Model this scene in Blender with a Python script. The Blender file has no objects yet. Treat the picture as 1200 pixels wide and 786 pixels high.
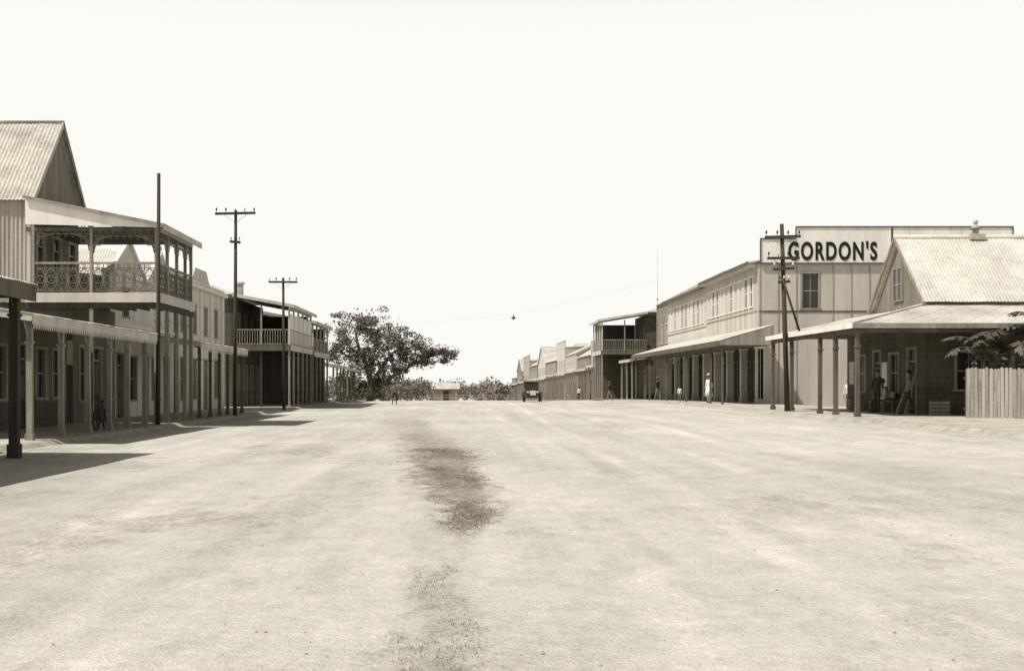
import bpy, math, random
from mathutils import Vector, noise, Matrix
random.seed(7)
R=random.random
scene=bpy.context.scene
# ---------------------------------------------------------------- colour / materials
def lerp(a,b,t): return a+(b-a)*t
def sm(a,b,x):
    t=max(0,min(1,(x-a)/(b-a))); return t*t*(3-2*t)
def sep(v):
    t=min(1,max(0,v/0.7))**0.5
    return (v, v*lerp(0.81,0.965,t), v*lerp(0.54,0.885,t), 1)
MATS={}
def mat(name,v,var=.25,scale=1.2,rough=.85,bump=.25,bscale=25,stripe=None,streak=1.0,spec=.2):
    if name in MATS: return MATS[name]
    m=bpy.data.materials.new(name); m.use_nodes=True; nt=m.node_tree; N=nt.nodes; L=nt.links
    p=N['Principled BSDF']; p.inputs['Roughness'].default_value=rough
    p.inputs['Specular IOR Level'].default_value=spec
    tc=N.new('ShaderNodeTexCoord'); mp=N.new('ShaderNodeMapping'); L.new(tc.outputs['Object'],mp.inputs[0])
    mp.inputs['Scale'].default_value=(1,1,1-.85*streak)
    n1=N.new('ShaderNodeTexNoise'); n1.inputs['Scale'].default_value=scale; n1.inputs['Detail'].default_value=8; n1.inputs['Roughness'].default_value=.65
    L.new(mp.outputs[0],n1.inputs[0])
    n2=N.new('ShaderNodeTexNoise'); n2.inputs['Scale'].default_value=bscale; n2.inputs['Detail'].default_value=4
    L.new(tc.outputs['Object'],n2.inputs[0])
    mr=N.new('ShaderNodeMapRange'); mr.inputs[1].default_value=.3; mr.inputs[2].default_value=.7
    mr.inputs[3].default_value=1-var; mr.inputs[4].default_value=1+var*.8
    L.new(n1.outputs[0],mr.inputs[0])
    mr2=N.new('ShaderNodeMapRange'); mr2.inputs[1].default_value=.3; mr2.inputs[2].default_value=.7
    mr2.inputs[3].default_value=1-var*.5; mr2.inputs[4].default_value=1+var*.4
    L.new(n2.outputs[0],mr2.inputs[0])
    mu=N.new('ShaderNodeMath'); mu.operation='MULTIPLY'; L.new(mr.outputs[0],mu.inputs[0]); L.new(mr2.outputs[0],mu.inputs[1])
    fac=mu.outputs[0]; hgt=n2.outputs[0]
    if stripe:
        ax,pitch,kind=stripe
        sx=N.new('ShaderNodeSeparateXYZ'); L.new(tc.outputs['Object'],sx.inputs[0])
        a=N.new('ShaderNodeMath'); a.operation='MULTIPLY'; a.inputs[1].default_value=1/pitch; L.new(sx.outputs['XYZ'.index(ax)],a.inputs[0])
        if kind=='corr':
            b=N.new('ShaderNodeMath'); b.operation='MULTIPLY'; b.inputs[1].default_value=6.28318; L.new(a.outputs[0],b.inputs[0])
            c=N.new('ShaderNodeMath'); c.operation='SINE'; L.new(b.outputs[0],c.inputs[0])
            d=N.new('ShaderNodeMapRange'); d.inputs[1].default_value=-1; d.inputs[2].default_value=1; d.inputs[3].default_value=.86; d.inputs[4].default_value=1.05
            L.new(c.outputs[0],d.inputs[0])
            h=c.outputs[0]
        else:
            b=N.new('ShaderNodeMath'); b.operation='FRACT'; L.new(a.outputs[0],b.inputs[0])
            d=N.new('ShaderNodeMapRange'); d.inputs[1].default_value=.86; d.inputs[2].default_value=.96; d.inputs[3].default_value=1; d.inputs[4].default_value=.62
            L.new(b.outputs[0],d.inputs[0])
            fl=N.new('ShaderNodeMath'); fl.operation='FLOOR'; L.new(a.outputs[0],fl.inputs[0])
            wn=N.new('ShaderNodeTexWhiteNoise'); wn.noise_dimensions='1D'; L.new(fl.outputs[0],wn.inputs['W'])
            wr=N.new('ShaderNodeMapRange'); wr.inputs[3].default_value=.86; wr.inputs[4].default_value=1.08; L.new(wn.outputs[0],wr.inputs[0])
            mm=N.new('ShaderNodeMath'); mm.operation='MULTIPLY'; L.new(fac,mm.inputs[0]); L.new(wr.outputs[0],mm.inputs[1]); fac=mm.outputs[0]
            h=b.outputs[0]
        m3=N.new('ShaderNodeMath'); m3.operation='MULTIPLY'; L.new(fac,m3.inputs[0]); L.new(d.outputs[0],m3.inputs[1]); fac=m3.outputs[0]
        ad=N.new('ShaderNodeMath'); ad.operation='ADD'; L.new(hgt,ad.inputs[0]); L.new(h,ad.inputs[1]); hgt=ad.outputs[0]
    vm=N.new('ShaderNodeVectorMath'); vm.operation='SCALE'; vm.inputs[0].default_value=sep(v)[:3]; L.new(fac,vm.inputs['Scale'])
    L.new(vm.outputs[0],p.inputs['Base Color'])
    bp=N.new('ShaderNodeBump'); bp.inputs['Strength'].default_value=bump; bp.inputs['Distance'].default_value=.02
    L.new(hgt,bp.inputs['Height']); L.new(bp.outputs[0],p.inputs['Normal'])
    MATS[name]=m; return m

iron_x=mat('corrugated_iron_x',.54,.3,.6,.55,.5,12,('X',.16,'corr'),.0)
iron_y=mat('corrugated_iron_y',.54,.3,.6,.55,.5,12,('Y',.16,'corr'),.0)
iron_geo=mat('galvanised_iron',.56,.30,.55,.5,.2,10,None,.0)
iron_old=mat('galvanised_iron_stained',.46,.42,.6,.55,.2,10,None,.0)
iron_dull=mat('weathered_iron',.38,.4,.7,.6,.2,10,None,.0)
iron_wall=mat('iron_wall_sheet',.36,.25,1.5,.6,.2,12)
white=mat('white_paint',.70,.16,1.5)
cream=mat('cream_paint',.50,.24,1.5)
wall_mid=mat('limewash_wall_shaded',.14,.35,1.3)  # tone lowered so verandah shade sits in the wall colour
stucco=mat('stucco',.56,.22,1.0)
stucco2=mat('stucco_grey',.38,.28,1.0)
boards_w=mat('weatherboard_pale',.56,.22,1.5,stripe=('Z',.2,'board'))
boards_m=mat('weatherboard_mid',.25,.3,1.5,stripe=('Z',.2,'board'))
boards_d=mat('weatherboard_dark',.10,.35,1.5,stripe=('Z',.2,'board'))  # dark tone carries the shade of walls under verandahs
vboards_m=mat('vertical_boards_mid',.22,.3,1.5,stripe=('Y',.18,'board'))
panel=mat('panel_sheet',.46,.2,1.0)
brick=mat('painted_brick',.09,.35,2,stripe=('Z',.086,'board'))
brick_pale=mat('pale_brick',.42,.25,2,stripe=('Z',.086,'board'))
timber=mat('dark_timber',.055,.4,3)
timber_m=mat('weathered_timber',.12,.4,3)
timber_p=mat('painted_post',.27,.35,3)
iron_dark=mat('cast_iron',.045,.3,4,rough=.6)
iron_lace=mat('cast_iron_lace',.14,.3,4,rough=.6)
glass=mat('window_glass',.03,.5,2,rough=.15,bump=.02,spec=.5)
interior=mat('dark_interior',.03,.5,1)
shutter_m=mat('shutter_paint',.56,.15,2)
black=mat('black_paint',.018,.3,3)
fence_m=mat('paling',.42,.4,4)
earth=mat('packed_earth',.44,.3,.9,.95,.5,14,None,0,.1)
kerb_m=mat('kerb_stone',.38,.35,1.5,.9,.4,16,None,0,.1)
bark=mat('bark',.11,.4,4)
leaf_d=mat('leaf_dark',.09,.4,1,streak=0)  # leaf tones raised, with a haze tone put into the colour
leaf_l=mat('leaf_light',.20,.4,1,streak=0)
leaf_f=mat('bush_distant_hazed',.16,.4,.3,streak=0)  # paler than the near leaves, distance haze put into the colour
leaf_f2=mat('bush_light_hazed',.26,.4,.3,streak=0)  # lighter leaf tone with the same haze paling in its colour
grass_m=mat('grass_dry',.27,.4,1,streak=0)
skin_m=mat('skin',.20,.1); cloth_w=mat('cloth_white',.66,.1,5); cloth_d=mat('cloth_dark',.05,.2,5); cloth_m=mat('cloth_mid',.2,.2,5); hair_m=mat('hair',.02,.2)
rubber=mat('rubber',.03,.2); carpaint=mat('car_enamel',.035,.2,rough=.4,spec=.5); canvas=mat('canvas_hood',.12,.2)
porc=mat('porcelain',.6,.1)
banana_m=mat('banana_leaf',.11,.4,2,rough=.5,streak=0); banana_dead=mat('banana_dead_leaf',.22,.4,2,streak=0)

# ---------------------------------------------------------------- terrain height
KL,KR=-11.0,13.2
def base_e(x,y):
    e=0
    if y>120: e-=.0125*(min(y,480)-120)
    e+=.32*sm(2,13,x)*(1-sm(75,135,y))
    e+=.06*math.exp(-((x-1)/5)**2)*0.5
    return e
def E(x,y): return base_e(x,y)
def F(x,y): return base_e(x,y)+.13

# ---------------------------------------------------------------- builder
class B:
    def __init__(s,name,loc=(0,0,0)):
        s.e=bpy.data.objects.new(name,None); s.e.location=loc; s.e.empty_display_size=.5
        scene.collection.objects.link(s.e); s.loc=Vector(loc); s.parts={}
    def add(s,part,m,vs,fs,smooth=False):
        k=(part,m.name)
        if k not in s.parts: s.parts[k]=[[],[],m,smooth]
        P=s.parts[k]; o=len(P[0])
        P[0].extend(Vector(v)-s.loc for v in vs); P[1].extend([tuple(i+o for i in f) for f in fs])
    def box(s,part,m,x0,x1,y0,y1,z0,z1):
        if x0>x1:x0,x1=x1,x0
        if y0>y1:y0,y1=y1,y0
        if z0>z1:z0,z1=z1,z0
        v=[(x0,y0,z0),(x1,y0,z0),(x1,y1,z0),(x0,y1,z0),(x0,y0,z1),(x1,y0,z1),(x1,y1,z1),(x0,y1,z1)]
        s.add(part,m,v,[(3,2,1,0),(4,5,6,7),(0,1,5,4),(1,2,6,5),(2,3,7,6),(3,0,4,7)])
    def beam(s,part,m,p0,p1,w,h=None):
        h=h or w; p0=Vector(p0);p1=Vector(p1); d=(p1-p0).normalized()
        up=Vector((0,0,1)) if abs(d.z)<.95 else Vector((0,1,0))
        a=d.cross(up).normalized()*w/2; b=a.cross(d).normalized()*h/2
        v=[p0-a-b,p0+a-b,p0+a+b,p0-a+b,p1-a-b,p1+a-b,p1+a+b,p1-a+b]
        s.add(part,m,v,[(0,1,2,3),(7,6,5,4),(0,4,5,1),(1,5,6,2),(2,6,7,3),(3,7,4,0)])
    def cyl(s,part,m,p0,p1,r0,r1=None,n=10,smooth=True):
        r1=r0 if r1 is None else r1
        p0=Vector(p0);p1=Vector(p1); d=(p1-p0).normalized()
        up=Vector((0,0,1)) if abs(d.z)<.95 else Vector((0,1,0))
        a=d.cross(up).normalized(); b=a.cross(d).normalized()
        v=[];f=[]
        for p,r in((p0,r0),(p1,r1)):
            for i in range(n):
                t=2*math.pi*i/n; v.append(p+a*r*math.cos(t)+b*r*math.sin(t))
        for i in range(n): f.append((i,(i+1)%n,n+(i+1)%n,n+i))
        f.append(tuple(range(n-1,-1,-1))); f.append(tuple(range(n,2*n)))
        s.add(part,m,v,f,smooth)
    def poly(s,part,m,pts): s.add(part,m,pts,[tuple(range(len(pts)))])
    def slab(s,part,m,pts,t):
        n=len(pts); v=[Vector(p) for p in pts]+[Vector(p)-Vector((0,0,t)) for p in pts]
        f=[tuple(range(n)),tuple(range(2*n-1,n-1,-1))]+[(i,n+i,n+(i+1)%n,(i+1)%n) for i in range(n)]
        s.add(part,m,v,f)
    def prism(s,part,m,pts,off):
        n=len(pts); o=Vector(off); v=[Vector(p) for p in pts]+[Vector(p)+o for p in pts]
        f=[tuple(range(n)),tuple(range(2*n-1,n-1,-1))]+[(i,n+i,n+(i+1)%n,(i+1)%n) for i in range(n)]
        s.add(part,m,v,f)
    def corr(s,part,m,a,b,c,d,pitch=.13,amp=.012,q=6,drop=.0):
        a,b,c,d=map(Vector,(a,b,c,d)); n=max(4,int((b-a).length/pitch*q))
        nr=(b-a).cross(d-a).normalized(); v=[];f=[]
        rows=6
        for j in range(rows+1):
            for i in range(n+1):
                t=i/n; p=(a.lerp(b,t)).lerp(d.lerp(c,t),j/rows)
                w=math.sin(2*math.pi*i/q)*amp + .022*noise.noise(p*1.1)
                w+=.010*((i*pitch/q)%.78<.06)
                v.append(p+nr*w)
        for j in range(rows):
            for i in range(n): k=j*(n+1)+i; f.append((k,k+1,k+n+2,k+n+1))
        s.add(part,m,v,f,True)
    def ring(s,part,m,c,u,w,r,t,depth,n=14,ru=None,a0=0,a1=2*math.pi):
        c=Vector(c);u=Vector(u);w=Vector(w); nn=u.cross(w).normalized()*depth/2; ru=ru or r
        v=[];f=[]; full=abs(a1-a0-2*math.pi)<1e-3; k=n if full else n+1
        for i in range(k):
            th=a0+(a1-a0)*i/n
            for rr,sg in((0,-1),(0,1),(-t,-1),(-t,1)):
                v.append(c+u*((ru+rr)*math.cos(th))+w*((r+rr)*math.sin(th))+nn*sg)
        for i in range(n):
            o=i*4;q=((i+1)%k)*4
            f+= [(o,o+1,q+1,q),(o+2,q+2,q+3,o+3),(o,q,q+2,o+2),(o+1,o+3,q+3,q+1)]
        s.add(part,m,v,f)
    def sphere(s,part,m,c,r,sc=(1,1,1),n=10):
        c=Vector(c);v=[];f=[]
        for j in range(n+1):
            ph=math.pi*j/n
            for i in range(n*2):
                th=math.pi*i/n; v.append(c+Vector((r*sc[0]*math.sin(ph)*math.cos(th),r*sc[1]*math.sin(ph)*math.sin(th),r*sc[2]*math.cos(ph))))
        for j in range(n):
            for i in range(n*2):
                k=j*2*n; f.append((k+i,k+2*n+i,k+2*n+(i+1)%(2*n),k+(i+1)%(2*n)))
        s.add(part,m,v,f,True)
    def done(s):
        for (part,_),(v,f,m,smo) in s.parts.items():
            me=bpy.data.meshes.new(part); me.from_pydata([tuple(x) for x in v],[],f); me.materials.append(m)
            if smo: me.polygons.foreach_set('use_smooth',[True]*len(me.polygons))
            me.update()
            o=bpy.data.objects.new(part,me); scene.collection.objects.link(o); o.parent=s.e
        return s.e

def opening(b,ax,c,t,op,out,frame=None):
    ua,ub,za,zb,kind=op; frame=frame or white
    def bx(part,m,u0,u1,d0,d1,z0,z1):
        if ax=='x': b.box(part,m,c+d0,c+d1,u0,u1,z0,z1)
        else: b.box(part,m,u0,u1,c+d0,c+d1,z0,z1)
    h=t/2; o=out
    fw=.09
    if kind=='open': return
    a,bb=-h*.5*o, o*(h+.03)
    bx('window_frames',frame,ua-.03,ua+fw,a,bb,za,zb); bx('window_frames',frame,ub-fw,ub+.03,a,bb,za,zb)
    bx('window_frames',frame,ua-.08,ub+.08,a,bb+o*.012,zb-.01,zb+fw)
    if kind=='door':
        mid=zb-.5
        bx('doors',timber,ua+fw,ub-fw,-.03,.02,za,mid); bx('dark_backing',glass,ua+fw,ub-fw,-.02,.01,mid+.07,zb)
        bx('window_frames',frame,ua+fw,ub-fw,-.04,.05*o,mid,mid+.07)
        um=(ua+ub)/2
        for q in(0,1):
            u0=ua+fw+.08 if q==0 else um+.05; u1=um-.05 if q==0 else ub-fw-.08
            bx('doors',timber_m,u0,u1,0,o*.045,za+.15,za+.9); bx('doors',timber_m,u0,u1,0,o*.045,za+1.05,mid-.12)
    elif kind=='shut':
        bx('dark_backing',interior,ua+fw,ub-fw,-.06*o,-.03*o,za,zb)  # flat dark sheet behind the slats stands for the unlit room
        n=int((zb-za)/.09); um=(ua+ub)/2
        for i in range(n):
            z=za+.04+i*.09
            bx('shutters',shutter_m,ua+fw,um-.03,-.02,.03*o+.005*o,z,z+.055); bx('shutters',shutter_m,um+.03,ub-fw,-.02,.035*o,z,z+.055)
        bx('shutters',shutter_m,um-.03,um+.03,-.02,.05*o,za,zb)
        bx('window_frames',frame,ua-.08,ub+.08,a,bb+.03*o,za-.08,za+.0)
    else:
        bx('dark_backing',glass,ua+fw,ub-fw,-.02,.0,za,zb)
        um=(ua+ub)/2; zm=(za+zb)/2
        bx('window_frames',frame,um-.02,um+.02,-.03,.03*o+.01*o,za,zb)
        bx('window_frames',frame,ua+fw,ub-fw,-.03,.05*o,zm-.03,zm+.03)
        bx('window_frames',frame,ua-.1,ub+.1,a,bb+.04*o,za-.08,za+.0)
def wall(b,part,m,ax,c,t,u0,u1,z0,z1,ops=(),out=1,frame=None):
    us=sorted(set([u0,u1]+[o[0] for o in ops]+[o[1] for o in ops]))
    for a,bb in zip(us,us[1:]):
        mid=(a+bb)/2; cuts=sorted([(o[2],o[3]) for o in ops if o[0]<mid<o[1]])
        z=z0
        for ca,cb in cuts+[(z1,z1)]:
            if ca>z+.001:
                if ax=='x': b.box(part,m,c-t/2,c+t/2,a,bb,z,ca)
                else: b.box(part,m,a,bb,c-t/2,c+t/2,z,ca)
            z=cb
    for o in ops: opening(b,ax,c,t,o,out,frame)

def post(b,x,y,z0,z1,w=.12,m=None,br=True,along='y'):
    m=m or timber_p
    lx,ly=(R()-.5)*.04,(R()-.5)*.05
    b.beam('posts',m,(x+lx,y+ly,z0-.2),(x,y,z1),w,w)
    b.box('post_bases',m,x+lx-w/2-.03,x+lx+w/2+.03,y+ly-w/2-.03,y+ly+w/2+.03,z0-.2,z0+.18)
    b.box('post_caps',m,x-w/2-.03,x+w/2+.03,y-w/2-.03,y+w/2+.03,z1-.62,z1-.56)
    if br:
        for sg in(-1,1):
            b.beam('post_brackets',m,(x,y+sg*.05,z1-.5),(x,y+sg*.42,z1-.03),.04,.05)
def verandah(b,s,xe,xw,y0,y1,ze,zw,ys,pm=None,rm=None,fascia=.22,br=True,w=.12,corr=True,valance=False,fm=None,endm=None):
    pm=pm or timber_p; rm=rm or iron_geo; fm=fm or cream
    xo=xe+s*.22
    for y in ys:
        post(b,xe,y,F(xe,y),ze-.12,w,pm,br)
    b.box('eave_beam',pm,xe-.05,xe+.05,y0+.05,y1-.05,ze-.18,ze-.03)
    zo=ze-(zw-ze)*.22/abs(xw-xe)
    b.box('fascia',fm,xo,xo+s*.03,y0-.05,y1+.05,zo-fascia+.05,zo+.03)
    if valance:
        n=int((y1-y0)/.18)
        for i in range(n):
            y=y0+(i+.5)*(y1-y0)/n
            b.poly('valance',fm,[(xo+s*.015,y-.075,zo-fascia+.05),(xo+s*.015,y+.075,zo-fascia+.05),(xo+s*.015,y+.05,zo-fascia-.04),(xo+s*.015,y,zo-fascia-.1),(xo+s*.015,y-.05,zo-fascia-.04)])
    a=(xo+s*.05,y0-.1,zo+.045);bb=(xo+s*.05,y1+.1,zo+.045);c=(xw,y1+.1,zw+.045);d=(xw,y0-.1,zw+.045)
    if corr: b.corr('verandah_roof',rm,a,bb,c,d)
    else: b.slab('verandah_roof',rm,[a,bb,c,d],.04)
    n=max(2,int((y1-y0)/1.1))
    for i in range(n+1):
        y=y0+.06+i*(y1-y0-.12)/n
        b.beam('rafters',timber_m,(xo,y,zo-.06),(xw,y,zw-.06),.05,.1)
    for y in(y0-.06,y1+.06):
        b.beam('bargeboard',fm,(xo,y,zo-.05),(xw,y,zw-.05),.03,.18)

# ================================================================ GROUND
def interp(tab,y):
    if y<=tab[0][0]: return tab[0][1:]
    for a,c in zip(tab,tab[1:]):
        if y<=c[0]:
            t=(y-a[0])/(c[0]-a[0]); return tuple(lerp(p,q,t) for p,q in zip(a[1:],c[1:]))
    return tab[-1][1:]
PATCH=[(0,-.4,.4,.3),(6.5,-.2,.45,.45),(8.6,-.18,.36,.55),(10,-.27,.26,.5),(12,-.15,.22,.3),(13.6,.0,.28,.5),(15.5,.06,.42,.85),(18.5,-.12,.62,.95),(22,-.35,.7,.95),(30,-.6,.98,.9),(40,-1.6,1.0,.85),(53,-2.6,1.1,.75),(75,-4,1,.4),(100,-5,.8,0)]
def gmask(x,y):
    xc,w,st=interp(PATCH,y)
    n=noise.fractal(Vector((x*1.4,y*.55,0)),.8,2,4)
    n2=noise.fractal(Vector((x*5,y*2.2,3)),.8,2,3)
    d=1-abs(x-xc+.22*n)/w
    m=sm(-.6,.7,d+.5*n2+.2*n)*st*.8
    g=0
    n3=noise.fractal(Vector((x*.35,y*.16,7)),.9,2,4)
    if x<-.4: g=max(g,.62*sm(-.25,.7,n3+.25*n+.3*n2)*sm(-.4,-2.2,x)*sm(60,28,y))
    g=max(g,.55*sm(-.35,.6,n+n2*.5)*sm(9.0,12.4,x)*sm(70,40,y))
    g=max(g,.42*sm(-.1,.8,n3*.8+n*.4+n2*.3)*sm(45,14,y))
    # worn wheel ruts: two pairs either side of the centre strip
    r=0
    for c in(1.15,2.6,4.3,5.75,-2.6,-4.05):
        cx=c*(1+.004*y)+.35*noise.noise(Vector((c,y*.045,2)))
        r=max(r,math.exp(-((x-cx)/.17)**2)*sm(-.5,.4,noise.noise(Vector((c*3,y*.13,9)))+.3*n2))
    return max(m,g)-.0*r, r
xs=[];x=-16
while x<=18: xs.append(x); x+= .1 if -5<x<7 else .3
xs=[-3000,-1200,-500,-200,-100,-60,-40,-30,-24,-20]+xs+[21,25,32,45,60,100,200,500,1200,3000]
ys=[-60,-30,-10,0,3];y=4.5
while y<60: ys.append(y); y+= .13 if y<20 else .13+(y-20)*.014
while y<130: ys.append(y); y+=1.5
while y<500: ys.append(y); y+=8
ys+=[480,520,700,1000,1600,2500,4000,7000]; ys=sorted(set(ys))
gv=[];gf=[];ga=[];gr=[]
for yy in ys:
    for xx in xs:
        e=base_e(xx,yy)
        mm_,rr_=gmask(xx,yy) if 4<yy<110 and -16<xx<18 else (0,0)
        if 3<yy<60 and -11<xx<13: e+=.014*noise.noise(Vector((xx*.8,yy*.3,0)))+.006*noise.noise(Vector((xx*3,yy*.6,5)))-.012*rr_
        if xx<KL+.01 or xx>KR-.01:
            if yy<460: e-=.05
        gv.append((xx,yy,e)); ga.append(mm_); gr.append(rr_)
nx=len(xs)
for j in range(len(ys)-1):
    for i in range(nx-1):
        k=j*nx+i; gf.append((k,k+1,k+nx+1,k+nx))
me=bpy.data.meshes.new('ground'); me.from_pydata(gv,[],gf)
at=me.attributes.new('growth','FLOAT','POINT'); at.data.foreach_set('value',ga)
at=me.attributes.new('rut','FLOAT','POINT'); at.data.foreach_set('value',gr)
me.polygons.foreach_set('use_smooth',[True]*len(me.polygons))
ground=bpy.data.objects.new('ground',me); scene.collection.objects.link(ground)
m=bpy.data.materials.new('dirt_road'); m.use_nodes=True; nt=m.node_tree;N=nt.nodes;L=nt.links
p=N['Principled BSDF']; p.inputs['Roughness'].default_value=.95; p.inputs['Specular IOR Level'].default_value=.1
tc=N.new('ShaderNodeTexCoord')
def nz(sc,det,mapscale=(1,1,1),rough=.6,rot=0):
    mp=N.new('ShaderNodeMapping'); mp.inputs['Scale'].default_value=mapscale; mp.inputs['Rotation'].default_value=(0,0,rot); L.new(tc.outputs['Object'],mp.inputs[0])
    n=N.new('ShaderNodeTexNoise'); n.inputs['Scale'].default_value=sc; n.inputs['Detail'].default_value=det; n.inputs['Roughness'].default_value=rough
    L.new(mp.outputs[0],n.inputs[0]); return n.outputs[0]
def mrg(src,a,b,c,d):
    r=N.new('ShaderNodeMapRange'); r.inputs[1].default_value=a; r.inputs[2].default_value=b; r.inputs[3].default_value=c; r.inputs[4].default_value=d; L.new(src,r.inputs[0]); return r.outputs[0]
def mul(a,b,op='MULTIPLY'):
    r=N.new('ShaderNodeMath'); r.operation=op; L.new(a,r.inputs[0])
    if isinstance(b,(int,float)): r.inputs[1].default_value=b
    else: L.new(b,r.inputs[1])
    return r.outputs[0]
big=mrg(nz(.16,6,(1,.5,1),.65),.3,.7,.80,1.14)
trk=mrg(nz(1.1,6,(1,.05,1),.6,.02),.3,.7,.86,1.10)
trk2=mrg(nz(.8,5,(1,.06,1),.6,-.22),.35,.65,.92,1.05)
med=mrg(nz(2.0,8,(1,.6,1),.72),.3,.7,.84,1.12)
fin=mrg(nz(14,7,(1,1,1),.8),.3,.7,.78,1.16)
vfn=mrg(nz(90,4,(1,1,1),.8),.3,.7,.70,1.24)
f=mul(mul(mul(mul(mul(big,trk),trk2),med),fin),vfn)
rt=N.new('ShaderNodeAttribute'); rt.attribute_name='rut'
f=mul(f,mrg(rt.outputs['Fac'],0,1,1,1.13))
at=N.new('ShaderNodeAttribute'); at.attribute_name='growth'
na=mrg(nz(5,8,(1,.45,1),.8),.25,.75,-.45,.45); nb=mrg(nz(26,6,(1,.6,1),.8),.25,.75,-.45,.45)
gn=mrg(mul(mul(at.outputs['Fac'],na,'ADD'),nb,'ADD'),.22,.98,0,.85)
mx=N.new('ShaderNodeMix'); mx.data_type='RGBA'; mx.inputs[6].default_value=sep(.585); mx.inputs[7].default_value=sep(.26)
L.new(gn,mx.inputs[0]); mx.clamp_factor=True
vm=N.new('ShaderNodeVectorMath'); vm.operation='SCALE'; L.new(mx.outputs[2],vm.inputs[0]); L.new(f,vm.inputs['Scale'])
L.new(vm.outputs[0],p.inputs['Base Color'])
bp=N.new('ShaderNodeBump'); bp.inputs['Strength'].default_value=.6; bp.inputs['Distance'].default_value=.03
L.new(mul(nz(9,8,(1,1,1),.7),nz(50,4),'ADD'),bp.inputs['Height']); L.new(bp.outputs[0],p.inputs['Normal'])
me.materials.append(m)

gv=[];gf=[]
for _ in range(36000):
    y=5.5+R()**1.2*26
    xc,w,st=interp(PATCH,y); x=xc+random.gauss(0,.6)*w
    if gmask(x,y)[0]<.3+R()*.5: continue
    z=base_e(x,y)
    for k in range(3):
        a=R()*6.28; h=.006+R()*.018; w_=.0015+R()*.002+y*.0001; dx,dy=math.cos(a),math.sin(a)
        ox,oy=x+(R()-.5)*.08,y+(R()-.5)*.08; o=len(gv)
        gv+=[(ox-dx*w_,oy-dy*w_,z-.01),(ox+dx*w_,oy+dy*w_,z-.01),(ox+(R()-.5)*.04,oy+(R()-.5)*.04,z+h)]; gf.append((o,o+1,o+2))
me=bpy.data.meshes.new('grass'); me.from_pydata(gv,[],gf); me.materials.append(grass_m)
scene.collection.objects.link(bpy.data.objects.new('grass',me))

gv=[];gf=[]
for _ in range(1500):
    y=5+R()**1.6*30; x=(R()-.5)*.9*y-.05*y
    if x<-10.8 or x>13: continue
    r=.003+R()**5*.012; z=base_e(x,y); o=len(gv)
    for dx,dy,dz in((-1,-.2,0),(.1,-1,0),(1,.1,0),(0,1,0),(0,0,.8),(0,0,-.6)):
        gv.append((x+dx*r*(.7+R()*.6),y+dy*r*(.7+R()*.6),z+.002+dz*r))
    for a,b_ in((0,1),(1,2),(2,3),(3,0)): gf.append((o+a,o+b_,o+4)); gf.append((o+b_,o+a,o+5))
me=bpy.data.meshes.new('gravel'); me.from_pydata(gv,[],gf); me.materials.append(kerb_m)
scene.collection.objects.link(bpy.data.objects.new('gravel',me))

def footpath(name,xa,xb,kx,y0,y1):
    # dusty earth footpath with an uneven, rubbed-down stone kerb and a silted gutter
    b=B(name); s=1 if kx>0 else -1
    yy=y0; st=.8
    prof=[(-.55,-.155,earth),(-.22,-.12,earth),(-.05,-.03,kerb_m),(.03,.0,kerb_m),(.2,.006,kerb_m),(.3,0,earth),(1.2,.01,earth),(abs(xb-kx)+.0,.0,earth)]
    rows=[]
    while yy<y1+.01:
        row=[]
        for i,(dx,dz,_) in enumerate(prof):
            x=kx+s*dx+ (.05*noise.noise(Vector((yy*.7,i*.4,kx))) if i<6 else 0)
            z=F(kx+s*dx,yy)+dz+.02*noise.noise(Vector((yy*.9,i*.7,kx+3)))
            row.append((x,yy,z))
        rows.append(row); yy+=st if yy<130 else 6
    for r0,r1 in zip(rows,rows[1:]):
        for i in range(len(prof)-1):
            m_=prof[i+1][2] if i<5 else earth
            q=[r0[i],r0[i+1],r1[i+1],r1[i]]
            if s<0: q.reverse()
            b.add('kerb' if m_ is kerb_m else 'paving',m_,q,[(0,1,2,3)])
    b.done()
footpath('footpath',-11.16,-16,-11.0,12,130)
footpath('footpath',13.36,18.5,13.2,12,440)

# ================================================================ LEFT SIDE
def decor_rail(b,ax,c,u0,u1,z0,z1,m,dens=.40):
    def P(u,z): return (c,u,z) if ax=='x' else (u,c,z)
    U=(0,1,0) if ax=='x' else (1,0,0); W=(0,0,1)
    b.beam('handrail',timber_p,P(u0,z1),P(u1,z1),.09,.08); b.beam('bottom_rail',m,P(u0,z0+.1),P(u1,z0+.1),.05,.05)
    b.beam('mid_rail',m,P(u0,z1-.18),P(u1,z1-.18),.025,.03)
    n=max(1,round((u1-u0)/dens)); du=(u1-u0)/n; h=z1-.18-z0-.1; zc=z0+.1+h/2
    for i in range(n):
        u=u0+(i+.5)*du
        b.ring('iron_lace',m,P(u,zc),U,W,h/2,.035,.02,14,ru=du*.5)
        b.ring('iron_lace',m,P(u,zc),U,W,h*.2,.03,.02,10)
        b.ring('iron_lace',m,P(u,zc+h*.36),U,W,.07,.022,.018,8); b.ring('iron_lace',m,P(u,zc-h*.36),U,W,.07,.022,.018,8)
        b.beam('iron_lace',m,P(u-du*.5,zc-h/2),P(u+du*.5,zc+h/2),.016); b.beam('iron_lace',m,P(u+du*.5,zc-h/2),P(u-du*.5,zc+h/2),.016)
        b.ring('iron_lace',m,P(u,z1-.1),U,W,.06,.02,.018,8)
        b.beam('iron_lace',m,P(u0+i*du,z0+.1),P(u0+i*du,z1),.022)
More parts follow.
